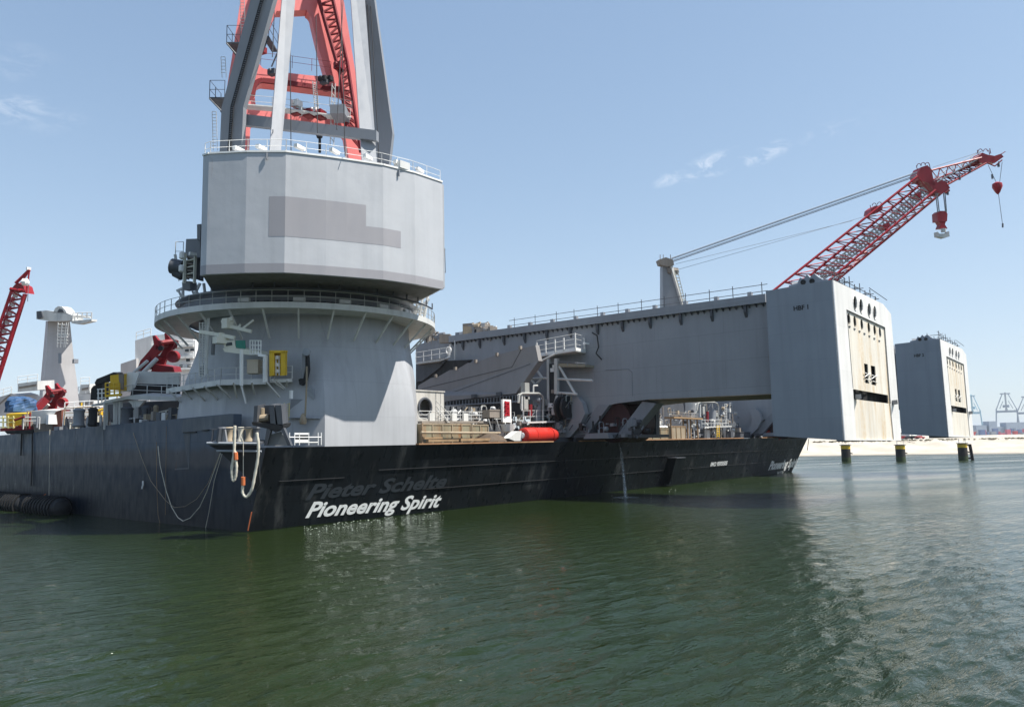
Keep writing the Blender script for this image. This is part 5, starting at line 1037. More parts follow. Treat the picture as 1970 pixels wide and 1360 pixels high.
# ---------------------------------------------------------------- water running off, ropes and fenders along the hull
def water_jet():
    m = bpy.data.materials.new('falling_water'); m.use_nodes = True; t = m.node_tree; N = t.nodes.new; L = t.links.new; b = t.nodes['Principled BSDF']; b.inputs['Base Color'].default_value = (.75, .8, .82, 1); b.inputs['Roughness'].default_value = .4
    geo = N('ShaderNodeNewGeometry'); mp = N('ShaderNodeMapping'); mp.inputs['Scale'].default_value = (3, 3, .8); L(geo.outputs['Position'], mp.inputs['Vector']); n = N('ShaderNodeTexNoise'); n.inputs['Scale'].default_value = 3; n.inputs['Detail'].default_value = 5; L(mp.outputs[0], n.inputs['Vector'])
    r = N('ShaderNodeMapRange'); L(n.outputs['Fac'], r.inputs[0]); r.inputs[1].default_value = .4; r.inputs[2].default_value = .75; r.inputs[3].default_value = .0; r.inputs[4].default_value = .42; L(r.outputs[0], b.inputs['Alpha'])
    g = np.random.default_rng(8); gs = []
    p_0 = onstern(1186, 846)+V(0, -.15, 0); p_1 = Zp(1204, 957, 0); pts = [p_0+(p_1-p_0)*V(1, 1, 0)*t+V(0, 0, -p_0[2]*t*t) for t in np.linspace(0, 1, 9)]
    for s in range(5):
        off = [V(g.normal(0, .03+.018*i), g.normal(0, .03), 0) for i in range(9)]; gs.append(path([p+o for p, o in zip(pts, off)], [.03+.013*i for i in range(9)], 6))
    c = pts[-1]; gs.append(lathe(c+V(0, 0, .02), [(1.6, 0), (1.2, .06), (.5, .16), (.1, .2)], 18))
    struct('water_jet', J(*gs), m, True, 'stuff', 'thin white stream of water falling from the stern into the harbour')
water_jet()
def foam():
    m = bpy.data.materials.new('wash_foam'); m.use_nodes = True; t = m.node_tree; N = t.nodes.new; L = t.links.new; b = t.nodes['Principled BSDF']; b.inputs['Base Color'].default_value = (.55, .6, .55, 1); b.inputs['Roughness'].default_value = .6
    gs = []; g = np.random.default_rng(12)
    for i in range(170):
        k = 0 if i % 6 else 2; u = g.uniform(0, 1)
        if k < 2: x = 585+u*270; y = 1012-(x-585)*.108+abs(g.normal(0, 9))+1
        elif k == 2: x = 1170+u*330; y = 948-(x-1170)*.07+abs(g.normal(0, 7))+1
        else: x = 300+u*700; y = g.uniform(1000, 1050)
        p = Zp(x, y, 0); r = g.uniform(.01, .045); a = g.uniform(0, 3.14); n = 6
        ring_ = [p+V(r*(1+g.uniform(-.3, .3))*math.cos(a+6.28*j/n)*1.6, r*math.sin(a+6.28*j/n)*(1+g.uniform(-.3, .3)), .05) for j in range(n)]; gs.append(prism(ring_, (0, 0, .03)))
    struct('foam', J(*gs), m, False, 'stuff', 'small flecks of foam on the water along the stern')
foam()
def rope(label, pts, r, mat, grp='ropes hanging down the long hull side'):
    return single('hanging_rope', label, 'rope', path([Xp(x, y, -.12-.02*i) for i, (x, y) in enumerate(pts)], r, 5), mat, grp)
def sag(x0, y0, xb, yb, x1, y1, n=12):
    out = []
    for i in range(n+1):
        t = i/n; x = (1-t)**2*x0+2*t*(1-t)*(2*xb-.5*x0-.5*x1)+t*t*x1; y = (1-t)**2*y0+2*t*(1-t)*(2*yb-.5*y0-.5*y1)+t*t*y1; out.append((x, y))
    return out
rope('deep tan rope loop sagging nearly to the water below the lower walkway', [(304, 858), (308, 895), (320, 945), (330, 975), (342, 995), (352, 1002), (366, 996), (384, 975), (398, 945), (412, 905), (424, 872)], .035, M_rope)
rope('shallower brown rope loop crossing the hull side beside the deep one', [(256, 832), (272, 880), (290, 925), (318, 962), (335, 976), (356, 974), (378, 960), (400, 930), (424, 870)], .025, M_rust)
rope('straight tan rope into the water nearest the hull corner', [(428, 870), (412, 925), (402, 985), (394, 1022)], .022, M_rope)
rope('upright thin rope into the water left of the deep loop', [(301, 850), (301, 920), (304, 990), (308, 1008)], .022, M_wood)
rope('orange rust coloured line at the hull corner waterline', [(484, 985), (480, 1005), (477, 1020)], .05, M_orope)
for i, (x, y0, y1, r) in enumerate(((42, 832, 876, .10), (62, 828, 935, .09), (96, 826, 975, .03), (199, 826, 900, .02), (145, 826, 905, .02), (275, 925, 940, .08), (320, 820, 990, .02))):
    rope(('thick black hose hanging near the left edge, the shorter', 'thick black hose hanging down to the fenders, the longer', 'pale rope down to the water beside the fenders', 'thin line halfway along the hull side', 'thin line right of the black fenders', 'short white toggle hanging on the hull side', 'faint line under the walkway\'s left end')[i],
         [(x, y0), (x-1+i % 2, (y0+y1)/2), (x-2, y1)], r, (M_black, M_black, M_rope, M_dark, M_dark, M_white, M_wood)[i])
def fender(label, x0, x1, ys, r):
    a, b = Xp(x0, ys, -r), Xp(x1, ys+4, -r); a[2] = b[2] = r*.55; o = thing('hull_fender', label, 'fender', (a+b)/2-V(0, 0, r), 'black rubber fenders at the waterline'); d = unit(b-a)
    mesh_obj('body', lathe(a, [(.2*r, 0), (.75*r, .25*r), (r, .7*r), (r, np.linalg.norm(b-a)-.7*r), (.75*r, np.linalg.norm(b-a)-.25*r), (.2*r, np.linalg.norm(b-a))], 16, d), M_black, o, True)
    for u in np.arange(.8, np.linalg.norm(b-a)-.6, .9): mesh_obj('tyre', ring(a+d*u, [(r*.98, -.16), (r*1.1, -.16), (r*1.1, .16), (r*.98, .16)], 16, axis=d), M_hole, o, True)
    mesh_obj('end_shackle', boxc(a+V(-.05, 0, 0), .4, .4, .4), M_lite, o); return o
fender('long black tyre-clad fender at the photo\'s left edge', -40, 52, 965, 1.3); fender('shorter black tyre-clad fender, right of the long one', 60, 122, 968, 1.25)
rope('orange lashing rope sagging across the black fenders', [(42, 958), (55, 966), (70, 963), (88, 950)], .04, M_orope)

# ---------------------------------------------------------------- left part of the vessel: masts, winches, decks
def onX(x, y, X): return Xp(x, y, X)
M_mast = paint('mast_paint', (.50, .49, .49), .5, .05, .1, .03, (4, 3), platedark=.93)
def Q(D): return lambda x, y, dd=0: Dp(x, y, D+dd)
MS = thing('support_mast', 'tall tapering pale mast with a wide cross head, left of the big crane', 'mast', Dp(118, 800, 150)*V(1, 1, 0)+V(0, 0, 9))
q = Q(150)
nm = unit(-_f0*math.cos(R(34))+_r0*math.sin(R(34))); sd = unit(-_f0*math.cos(R(65))-_r0*math.sin(R(65)))
ms = [(92, 618), (134, 614), (142, 690), (156, 792), (166, 872), (70, 875), (80, 795), (90, 690)]
mesh_obj('front_plate', prism([Pp(*p, q(90, 700), nm) for p in ms], -nm*.4), M_mast, MS)
mesh_obj('side_plate', prism([Pp(92, 618, q(90, 700), nm), Pp(90, 690, q(90, 700), nm), Pp(80, 795, q(90, 700), nm), q(73, 788, 7), q(84, 690, 6), q(88, 618, 4)], FW*.05), M_mast, MS)
mesh_obj('cross_head', prism([q(x, y, -1) for x, y in ((70, 600), (88, 597), (128, 602), (138, 606), (138, 617), (96, 618), (70, 614))], FW*4), M_lite, MS)
mesh_obj('head_drum', prism([q(x, y, -1) for x, y in ((102, 602), (106, 593), (112, 589), (119, 590), (126, 597), (129, 604))], FW*3), M_lite, MS)
mesh_obj('head_opening', prism([q(x, y, -1.05) for x, y in ((110, 600), (114, 594), (120, 595), (123, 601))], FW*.05), M_dark, MS)
mesh_obj('head_end', prism([q(x, y, -1.3) for x, y in ((70, 599), (79, 598), (82, 610), (72, 614))], FW*4), M_dark, MS)
mesh_obj('head_platform', J(prism([q(136, 618, -1), q(176, 614, -1), q(176, 618, -1), q(150, 624, -1), q(138, 622, -1)], FW*2), rail([q(140, 614, -1), q(176, 613, -1)], 1.2, .12, .07, .9), tube(q(142, 608), q(174, 611), .2, 6)), M_lite, MS)
mesh_obj('ladder_cage', J(*[tube(q(x, 620, -1), q(x-3+(x-118)*-.2, 668, -1), .09, 5) for x in (112, 120, 128, 132)], *[tube(q(111, 624+k*6, -1), q(131, 625+k*6, -1), .08, 5) for k in range(7)], prism([q(x, y, -1) for x, y in ((110, 640), (130, 642), (128, 647), (108, 645))], FW*.8)), M_lite, MS)
mesh_obj('porthole_slot', prism([q(x, y, -.1) for x, y in ((112, 679), (118, 679), (118, 699), (112, 699))], FW*.08), M_grey, MS)
mesh_obj('side_stub', boxc(q(145, 695), .8, .8, .8), M_legd, MS)

def lattice(root, chords, n, rc, rl, mat, lmat=None, pairs=None):
    """chords: list of (start, end) points; braces zigzag between listed pairs"""
    for a, b in chords: mesh_obj('chord', tube(a, b, rc, 6), mat, root, True)
    for (i, j) in pairs or [(k, (k+1) % len(chords)) for k in range(len(chords))]:
        a0, a1 = chords[i]; b0, b1 = chords[j]; m = n
        for k in range(m):
            u, v = k/m, (k+.5)/m; w_ = (k+1)/m
            mesh_obj('brace', tube(a0+(a1-a0)*u, b0+(b1-b0)*v, rl, 4), lmat or mat, root); mesh_obj('brace', tube(b0+(b1-b0)*v, a0+(a1-a0)*w_, rl, 4), lmat or mat, root)
M_wred0 = paint('boom_head_red', (.30, .012, .02), .5, .2, .3, .1)
LC = thing('lattice_crane_boom', 'red lattice crane boom cut by the left edge of the photo', 'crane', Dp(-80, 830, 150))
q = Q(150)
ch = [(q(-72, 830), q(22, 560)), (q(-68, 830, 4), q(30, 562, 3)), (q(-38, 830), q(47, 566)), (q(-34, 830, 4), q(50, 566, 3))]
lattice(LC, ch, 16, .3, .12, M_red, M_red, [(0, 2), (1, 3), (0, 1), (2, 3)])
mesh_obj('walkway', J(*[beam(q(-52+i*5.4, 828-i*17, 1), q(-49+i*5.4, 818-i*17, 1), .9, .1) for i in range(16)]), M_lite, LC)
mesh_obj('head', J(prism([q(x, y) for x, y in ((17, 562), (28, 548), (34, 544), (44, 550), (48, 564), (38, 562), (30, 559))], FW*3), tube(q(20, 556), q(46, 560), .35, 8)), M_wred0, LC)
mesh_obj('tip_frame', J(tube(q(30, 545), q(57, 519), .28, 6), tube(q(57, 519), q(50, 565), .16, 6), tube(q(40, 545), q(56, 522), .15, 6)), M_red, LC)
mesh_obj('white_float', J(lathe(q(43, 543, -1), [(.2, 0), (.7, .2), (.7, .9), (.3, 1.2)], 10, RT), boxc(q(55, 517), .7, .5, .5)), M_white, LC)
mesh_obj('hanging_wire', tube(q(57, 520), q(53, 580), .06, 4), M_cable, LC)

M_wred = paint('winch_red_paint', (.27, .012, .018), .5, .2, .3, .1)
def winch_arm(label, ox, oy, s, D, grp='red winch arms along the deck'):
    """drawn for the larger arm at pixels 258..345, 640..716; ox, oy, s place the smaller"""
    g = lambda x, y, dd=0: Dp(ox+(x-300)*s, oy+(y-680)*s, D+dd)
    o = thing('tilting_winch', label, 'winch', g(300, 716), grp)
    mesh_obj('arm_plate', prism([g(x, y) for x, y in ((262, 714), (270, 694), (286, 676), (296, 662), (293, 646), (297, 645), (304, 654), (310, 656), (313, 664), (308, 676), (296, 688), (284, 700), (276, 714))], FW*.5), M_wred, o)
    mesh_obj('arm_plate', prism([g(x, y, 1.6) for x, y in ((290, 716), (300, 696), (312, 676), (318, 660), (316, 642), (319, 640), (326, 650), (332, 652), (336, 660), (328, 676), (318, 694), (312, 716))], FW*.5), M_wred, o)
    for a_, b_2 in (((297, 668), (322, 664)), ((284, 690), (310, 688)), ((272, 706), (300, 706)), ((306, 660), (334, 656))): mesh_obj('cross_tube', tube(g(*a_, -.1), g(*b_2, 1.6), .3*s, 7), M_dred, o)
    mesh_obj('wheel', lathe(g(331, 686, -.3), [(3*s*D/FPX, .3), (10.5*s*D/FPX, 0), (11.5*s*D/FPX, .1), (11.5*s*D/FPX, .7), (3*s*D/FPX, .8)], 20, FW), M_wred, o, True)
    mesh_obj('hub', lathe(g(308, 670, -.4), [(.1, 0), (.3*s, .02), (.3*s, .4), (.1, .42)], 12, FW), M_black, o, True)
    mesh_obj('back_stay', J(tube(g(336, 655), g(342, 662), .2, 6), tube(g(340, 660), g(333, 672), .15, 6), tube(g(342, 655), g(338, 670), .12, 6)), M_dred, o)
    mesh_obj('hydraulic_ram', tube(g(302, 690, -.5), g(276, 716, -.5), .2*s+.06, 8), M_lite, o, True); mesh_obj('hydraulic_ram', tube(g(284, 694, -.5), g(258, 716, -.5), .14*s+.05, 8), M_lite, o, True)
    mesh_obj('foot_block', prism([g(x, y, .5) for x, y in ((296, 700), (333, 706), (336, 716), (290, 716))], FW*2), M_dred, o)
    return o
winch_arm('large red winch arm with disc wheel on the railed deck left of the pedestal', 300, 680, 1.0, 92)
W2 = winch_arm('smaller-looking red winch arm beside the blue tarpaulin, below the tall mast', 92, 770, .82, 112)
mesh_obj('long_strut', J(beam(Dp(88, 768, 111), Dp(38, 822, 108), .9, .9), beam(Dp(60, 815, 110), Dp(20, 832, 108), .8, .8)), M_dred, W2)

# raised working deck in front of the pedestal's left
q = Q(88)
WD = thing('winch_deck', 'raised railed deck on pillars left of the pedestal, carrying the large red arm', 'deck', q(290, 826))
mesh_obj('bulwark', prism([q(x, y) for x, y in ((264, 714), (345, 718), (345, 740), (258, 738))], FW*.4), M_lite, WD)
mesh_obj('deck_plate', prism([q(x, y, -2) for x, y in ((200, 771), (255, 760), (338, 764), (338, 771), (245, 768), (200, 776))], FW*5), M_lite, WD)
mesh_obj('railing', rail([q(232, 764, -2), q(255, 760, -2), q(338, 764, -2)], 1.15, .05, .035, 1.4), M_lite, WD)
mesh_obj('white_panel', prism([q(x, y, -1.4) for x, y in ((237, 752), (245, 716), (268, 717), (258, 745), (248, 754))], FW*.3), M_white, WD)
mesh_obj('void_shade', prism([q(x, y, 3) for x, y in ((255, 738), (345, 740), (345, 768), (250, 764))], FW*.3), M_black, WD)  # black plate standing in for the shade between bulwark and deck plate
for x in (203, 222, 258, 262, 232): mesh_obj('pillar', beam(q(x, 772, -1.5), q(x, 826, -1.5), .34, .34), M_lite, WD)
for x in (262,): mesh_obj('flared_head', prism([q(a, b, -1.7) for a, b in ((x-16, 771), (x+16, 771), (x+5, 783), (x-4, 783))], FW*.6), M_lite, WD)
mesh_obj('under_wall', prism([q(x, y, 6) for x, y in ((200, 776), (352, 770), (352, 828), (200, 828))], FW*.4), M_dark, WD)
mesh_obj('lower_railing', rail([q(292, 824, -2.5), q(345, 812, -2.5)], 1.6, .07, .05, 1.3), M_cream, WD)
mesh_obj('lower_deck', prism([q(x, y, 0) for x, y in ((176, 778), (232, 768), (232, 776), (176, 782))], FW*4), M_lite, WD)
# green-grey drums under the deck
for i, (x, w_, m) in enumerate(((151, 22, M_legd), (178, 18, M_black), (244, 24, M_dark), (281, 20, M_dark), (299, 10, M_rust))):
    p = q(x, 822+(-i*1.5), -2); r = w_*88/FPX*.5; single('mooring_drum', ('blue-grey drum on deck nearest the mast foot', 'black drum second from the mast foot', 'dark drum between two pillars of the raised deck', 'dark drum near the right end under the raised deck', 'rust-brown drum at the walkway\'s lower end')[i], 'drum', lathe(p, [(r*.8, 0), (r, .2), (r*.85, .5), (r*.85, 1.6), (r, 1.9), (r*.6, 2.1)], 14), m, 'drums along the hull side deck', True)
YF = thing('yellow_machine', 'yellow and orange machine with a railed cage, left end of the raised deck', 'machine', q(220, 760))
mesh_obj('body', prism([q(x, y, -2.2) for x, y in ((212, 722), (237, 719), (237, 752), (212, 750))], FW*2), M_yel, YF)
mesh_obj('side', prism([q(x, y, -2.3) for x, y in ((228, 720), (237, 719), (237, 750), (230, 750))], FW*.2), M_tan, YF)
mesh_obj('cage', J(*[beam(q(x, 737, -2.8), q(x, 763, -2.8), .12, .12) for x in (203, 211, 220, 230)], *[beam(q(203, y, -2.8), q(230, y-1, -2.8), .12, .12) for y in (737, 745, 754)], beam(q(203, 762, -2.8), q(234, 759, -2.8), .3, .25)), M_yel, YF)
single('covered_boom', 'black sloping covered boom resting left of the yellow machine', 'boom', J(prism([q(x, y, -1) for x, y in ((182, 736), (186, 729), (218, 716), (224, 718), (222, 724), (184, 742))], FW*1.5), prism([q(x, y, -.8) for x, y in ((175, 748), (180, 742), (196, 738), (196, 770), (174, 770))], FW*1.5)), M_black)
single('white_stair_frame', 'small white stair frame between the black boom and the yellow machine', 'stair', J(*[tube(q(x, 748, -1.5), q(x, 776, -1.5), .07, 5) for x in (189, 196, 203)], *[tube(q(187, y, -1.5), q(204, y-1, -1.5), .06, 5) for y in (749, 757, 766)]), M_white)
# gear further left
q = Q(104)
def bundle(c, rx, ry, rz, seed, n=18, m=9):
    g = np.random.default_rng(seed); vs = []; fs = []; ph = g.uniform(0, 6.28, 8)
    for a in range(m+1):
        el = a/m*math.pi/2
        for b in range(n):
            t = 2*math.pi*b/n; k = 1+.16*math.sin(3*t+ph[0]+2*el)+.10*math.sin(5*t+ph[1]-3*el)+.07*math.sin(8*t+ph[2]+7*el)+g.uniform(-.05, .05)
            vs.append(c+V(0, 0, rz*math.sin(el)**.8*(.9+.1*k))+RT*rx*math.cos(el)**.6*k*math.cos(t)+_f0*ry*math.cos(el)**.6*k*math.sin(t))
    fs = [(a*n+b, a*n+(b+1) % n, (a+1)*n+(b+1) % n, (a+1)*n+b) for a in range(m) for b in range(n)]+[tuple(range(n-1, -1, -1)), tuple(m*n+b for b in range(n))]
    return vs, fs
BT = single('tarpaulin_bundle', 'bulky object under a crumpled blue tarpaulin at the left, beside the smaller red arm', 'tarpaulin', bundle(q(38, 793), 1.9, 1.6, 2.1, 4), M_blue)
YL = thing('yellow_winch', 'yellow winch with pale railings at the left edge of the hull deck', 'winch', q(25, 826))
mesh_obj('body', prism([q(x, y, -3) for x, y in ((12, 796), (60, 795), (62, 812), (28, 820), (12, 820))], FW*2.5), M_yel, YL)
mesh_obj('railing', J(*[beam(q(x, 800, -3.5), q(x, 824, -3.5), .14, .14) for x in (-4, 6, 16, 26)], *[beam(q(-8, y, -3.5), q(28, y, -3.5), .14, .14) for y in (804, 812, 822)]), paint('pale_yellow_rail', (.68, .60, .25), .5, .1, .2, .1), YL)
mesh_obj('red_base', prism([q(x, y, -3.3) for x, y in ((0, 824), (30, 822), (60, 818), (60, 828), (0, 830))], FW*2), M_dred, YL)
mesh_obj('black_base', prism([q(x, y, -3.6) for x, y in ((8, 829), (60, 827), (60, 834), (14, 835))], FW*2), M_black, YL)
WT = thing('white_tank', 'off-white canvas-covered tank beside the rusty shield at the hull edge', 'tank', q(85, 826))
mesh_obj('shell', prism([q(x, y, -5) for x, y in ((60, 791), (84, 789), (108, 790), (104, 802), (95, 814), (66, 816), (61, 808))], FW*2.4), M_lite, WT, True)
mesh_obj('skirt', prism([q(x, y, -4.8) for x, y in ((64, 816), (96, 814), (112, 818), (112, 830), (66, 832))], FW*2), M_tan, WT)
single('rusty_shield', 'rusty brown semicircular shield right of the off-white tank', 'shield', prism([q(x, y, -5) for x, y in ((101, 828), (102, 800), (108, 792), (118, 788), (119, 826))], FW*1.2), paint('brown_shield_paint', (.16, .055, .035), .6, .2, .3, .3))
LD = thing('white_deck_frame', 'white railed gangway below the mast, right of the rusty shield', 'gangway', q(150, 800))
mesh_obj('beam', J(beam(q(124, 797, -4), q(180, 794, -4), 1.2, .7)), M_white, LD); mesh_obj('railing', rail([q(124, 794, -4), q(180, 790, -4)], 1.3, .07, .05, 1.2), M_white, LD)
g_ = np.random.default_rng(31); HG = thing('hull_edge_gear', 'row of valves, posts and drums along the top edge of the long hull side', 'deck gear', Xp(200, 822, 2.5))
for i in range(110):
    x = g_.uniform(60, 345); X = g_.uniform(1.2, 3.5); yb = 838-(x/345)*31+2; p = Xp(x, yb, X); p[2] = 9.4; h = g_.uniform(.5, 2.0); k = g_.integers(4)
    m = [M_dark, M_legd, M_tan, M_lite, M_rust, M_cream, M_dark, M_black][g_.integers(8)]
    gq = boxc(p+V(0, 0, h/2), .6, g_.uniform(.4, 1.5), h) if k < 2 else (tube(p, p+V(0, 0, h+.3), g_.uniform(.06, .2), 8) if k == 2 else J(tube(p, p+V(0, 0, 1.3), .06, 5), tube(p+V(0, 0, 1.2), p+V(0, 2, 1.2), .05, 5), tube(p+V(0, 2, 0), p+V(0, 2, 1.3), .06, 5)))
    mesh_obj('fitting', gq, m, HG)
CG_ = thing('deck_clutter', 'dense small machinery, posts and rails on the left working deck', 'deck gear', Dp(180, 800, 100))
for i in range(90):
    x = g_.uniform(20, 255); D = g_.uniform(96, 118); yb = 828-(x-20)*.10; p = Dp(x, yb, D); h = g_.uniform(1.0, 4.2)*(.7 if x > 150 else .6); k = g_.integers(5)
    m = [M_dark, M_legd, M_tan, M_lite, M_white, M_rust, M_black, M_white, M_yel, M_dred][g_.integers(10)]
    gq = boxc(p+V(0, 0, h/2), g_.uniform(.3, 1.6), .8, h*.7) if k == 0 else (tube(p, p+V(0, 0, h+.3), g_.uniform(.05, .16), 6) if k < 3 else (J(tube(p, p+V(0, 0, h), .07, 5), tube(p+V(0, 0, h), p+RT*2+V(0, 0, h), .06, 5), tube(p+V(0, 0, h*.7), p+RT*2+V(0, 0, h*.7), .05, 5), tube(p+RT*2, p+RT*2+V(0, 0, h), .07, 5)) if k == 3 else tube(p+V(0, 0, h*.6), p+RT*g_.uniform(1, 3)+V(0, 0, h*.8), g_.uniform(.08, .3), 7)))
    mesh_obj('fitting', gq, m, CG_)
# far superstructure and pale deck houses
q = Q(165)
SH = thing('accommodation_block', 'white accommodation decks showing behind the large red winch arm', 'deckhouse', q(300, 800))
mesh_obj('upper_house', prism([q(x, y) for x, y in ((260, 655), (290, 646), (345, 640), (375, 655), (375, 862), (260, 866))], FW*12), M_white, SH)
mesh_obj('lower_house', prism([q(x, y, -1) for x, y in ((232, 700), (262, 690), (262, 864), (232, 865))], FW*12), M_mast, SH)
for y in (668, 690, 712): mesh_obj('deck_line', beam(q(292, y, -.3), q(372, y-3, -.3), .8, .5), M_lite, SH); mesh_obj('railing', rail([q(292, y, -.6), q(372, y-3, -.6)], 1.2, .08, .05, 2), M_white, SH)
for x, y in ((300, 676), (318, 675), (356, 672), (366, 671), (358, 690), (345, 702), (360, 702)): mesh_obj('window', prism([q(x, y, -.15), q(x+7, y-.5, -.15), q(x+7, y+5, -.15), q(x, y+5.5, -.15)], FW*.1), M_glass, SH)
mesh_obj('roof_rail', rail([q(262, 653), q(290, 645)], 1.5, .09, .06, 1.6), M_lite, SH)
q = Q(135)
for i, pts in enumerate((((34, 738), (72, 733), (72, 750), (34, 754)), ((155, 740), (172, 739), (172, 756), (152, 758)), ((-10, 766), (22, 757), (40, 762), (60, 800), (-10, 800)), ((150, 758), (180, 757), (180, 795), (155, 795)))):
    o = thing('deck_shelter', ('pale railed shelter roof left of the mast foot', 'small pale shelter right of the mast', 'white low deckhouse at the left edge behind the blue tarpaulin', 'pale deck box at the right foot of the mast')[i], 'deckhouse', q(*pts[0]))
    mesh_obj('wall', prism([q(*p) for p in pts], FW*5), M_lite if i != 2 else M_mast, o)
    mesh_obj('dark_band', prism([q(pts[0][0]+2, (pts[0][1]+pts[3][1])/2-2, -.1), q(pts[1][0]-2, (pts[1][1]+pts[2][1])/2-3, -.1), q(pts[1][0]-2, (pts[1][1]+pts[2][1])/2+1, -.1), q(pts[0][0]+2, (pts[0][1]+pts[3][1])/2+2, -.1)], FW*.05), M_tan, o)
    mesh_obj('railing', rail([q(*pts[0]), q(*pts[1])], 1.2, .07, .05, 1.5), M_white, o)

# ---------------------------------------------------------------- far side crane with the long red boom
q = Q(160)
A1 = thing('tie_back_mast', 'grey mast with white ladder and wires, rising behind the near lift beam', 'mast', q(1298, 640))
mesh_obj('mast_plate', prism([q(x, y) for x, y in ((1275, 512), (1291, 512), (1313, 600), (1275, 620))], FW*3), M_beam, A1)
mesh_obj('mast_foot', prism([q(x, y, .2) for x, y in ((1275, 600), (1316, 600), (1330, 760), (1262, 760))], FW*4), M_beam, A1)
mesh_obj('mast_edge', beam(q(1291, 512, -.5), q(1315, 592, -.5), .6, .5), M_lite, A1)
mesh_obj('mast_head', J(prism([q(x, y, -1) for x, y in ((1267, 500), (1281, 495), (1295, 500), (1297, 510), (1284, 513), (1270, 509))], FW*3), *[tube(q(x, 499), q(x, 490), .08, 4) for x in (1270, 1276, 1290)], tube(q(1285, 520), q(1304, 522), .7, 8), prism([q(x, y, -.5) for x, y in ((1284, 516), (1304, 516), (1307, 524), (1298, 528), (1285, 524))], FW*2)), M_tan, A1)
mesh_obj('ladder', J(*[tube(q(1297+k*2.1, 528+k*6, -1), q(1305+k*1.6, 529+k*6, -1), .09, 4) for k in range(11)], tube(q(1304, 522, -1), q(1320, 590, -1), .1, 4), tube(q(1297, 520, -1), q(1317, 592, -1), .1, 4)), M_cream, A1)
mesh_obj('red_mark', tube(q(1276, 594, -.2), q(1312, 588, -.2), .12, 4), M_red, A1)
RC = thing('long_boom_crane', 'long red lattice crane boom rising to the right behind the near end box', 'crane', q(1500, 640))
q2 = lambda x, y, dd=0: Dp(x, y, 158+dd)
c_ = q2(1320, 800, 4); c_[2] = 7.05
mesh_obj('crane_pedestal_tube', lathe(c_, [(4.2, 0), (4.2, 7), (5.0, 9.5), (5.0, 10)], 28), M_lite, RC, True)
mesh_obj('crane_house', boxc(c_+V(0, 0, 13.4), 11, 8, 6.6, R(-50)), M_lite, RC)
for a_ in ((1400, 640), (1440, 660)): mesh_obj('boom_foot', tube(q2(1320+(a_[0]-1400), 700+(a_[1]-640)*.2, 3), q2(1480+(a_[0]-1400)*1.6, 575, 1), .4, 6), M_red, RC)
# four chords of a box boom: near pair and far pair
chs = [(q2(1468, 575), q2(1765, 340)), (q2(1508, 572, 4), q2(1786, 343, 3.5)), (q2(1553, 575), q2(1800, 366)), (q2(1590, 556, 4), q2(1818, 366, 3.5))]
lattice(RC, chs, 15, .28, .11, M_red, M_red, [(0, 1), (2, 3), (0, 2), (1, 3)])
wkb = [(1545, 562), (1600, 516), (1660, 468), (1720, 418), (1780, 366)]
mesh_obj('walkway', J(*[beam(q2(a[0]+s, a[1]+s, .6), q2(b[0]+s, b[1]+s, .6), .35, .2, up=-FW) for a, b in zip(wkb, wkb[1:]) for s in (-5, 0, 5)], *[beam(q2(1545+235*u-5, 562-196*u-5, .6), q2(1545+235*u+5, 562-196*u+5, .6), .35, .2) for u in np.linspace(0, 1, 46)]), M_lite, RC)
def block(pts, mat, nm='head_block', th=3, o=RC, dd=0): mesh_obj(nm, prism([q2(x, y, dd) for x, y in pts], FW*th), mat, o)
block([(1764, 336), (1772, 322), (1784, 318), (1792, 326), (1796, 346), (1800, 358), (1784, 352), (1768, 346)], M_red)
block([(1786, 352), (1808, 344), (1822, 352), (1828, 362), (1812, 374), (1796, 366)], M_red)
block([(1676, 402), (1684, 396), (1696, 396), (1698, 404), (1688, 410), (1674, 412)], M_red, 'sheave_block')
block([(1700, 432), (1710, 428), (1713, 436), (1706, 442)], M_red, 'sheave_block'); block([(1760, 374), (1772, 368), (1772, 380)], M_red, 'sheave_block')
for x, y in ((1768, 320), (1776, 318), (1784, 318), (1682, 396), (1692, 394), (1886, 292), (1896, 292)): mesh_obj('hoop_rail', path([q2(x+4*math.cos(t), y-5*math.sin(t)) for t in np.linspace(0, 3.14, 7)], .08, 4), M_dred, RC)
mesh_obj('rail_post', J(*[tube(q2(x, y), q2(x-2, y-9), .08, 4) for x, y in ((1765, 328), (1790, 326), (1676, 404), (1698, 400), (1882, 298), (1904, 298))]), M_dred, RC)
jb = [(q2(1792, 328), q2(1888, 304)), (q2(1796, 346, 2), q2(1890, 312, 1)), (q2(1822, 356), q2(1898, 314)), (q2(1800, 352, 1), q2(1880, 308, 1))]
lattice(RC, jb, 6, .2, .1, M_red, M_red, [(0, 1), (1, 2), (2, 3)])
mesh_obj('jib_walkway', J(beam(q2(1800, 352, .5), q2(1886, 304, .5), 1.2, .2), rail([q2(1800, 352, .3), q2(1886, 304, .3)], 1.3, .08, .06, 2)), M_lite, RC)
block([(1880, 306), (1890, 294), (1900, 298), (1912, 300), (1914, 308), (1900, 314), (1888, 314)], M_red, 'tip_block'); block([(1908, 302), (1926, 296), (1931, 302), (1914, 314), (1906, 312)], M_red, 'tip_block', 1.5)
mesh_obj('tip_rail', J(tube(q2(1926, 297), q2(1934, 292), .08, 4), tube(q2(1900, 314), q2(1914, 320), .15, 4), tube(q2(1914, 320), q2(1928, 308), .12, 4), tube(q2(1906, 296), q2(1904, 286), .08, 4), tube(q2(1818, 372), q2(1826, 366), .25, 5)), M_dred, RC)
for x, y in ((1866, 322), (1846, 336), (1823, 365), (1921, 311)): mesh_obj('lamp', J(tube(q2(x, y), q2(x, y+6), .09, 4), boxc(q2(x, y+7), .4, .4, .7)), M_dark, RC)
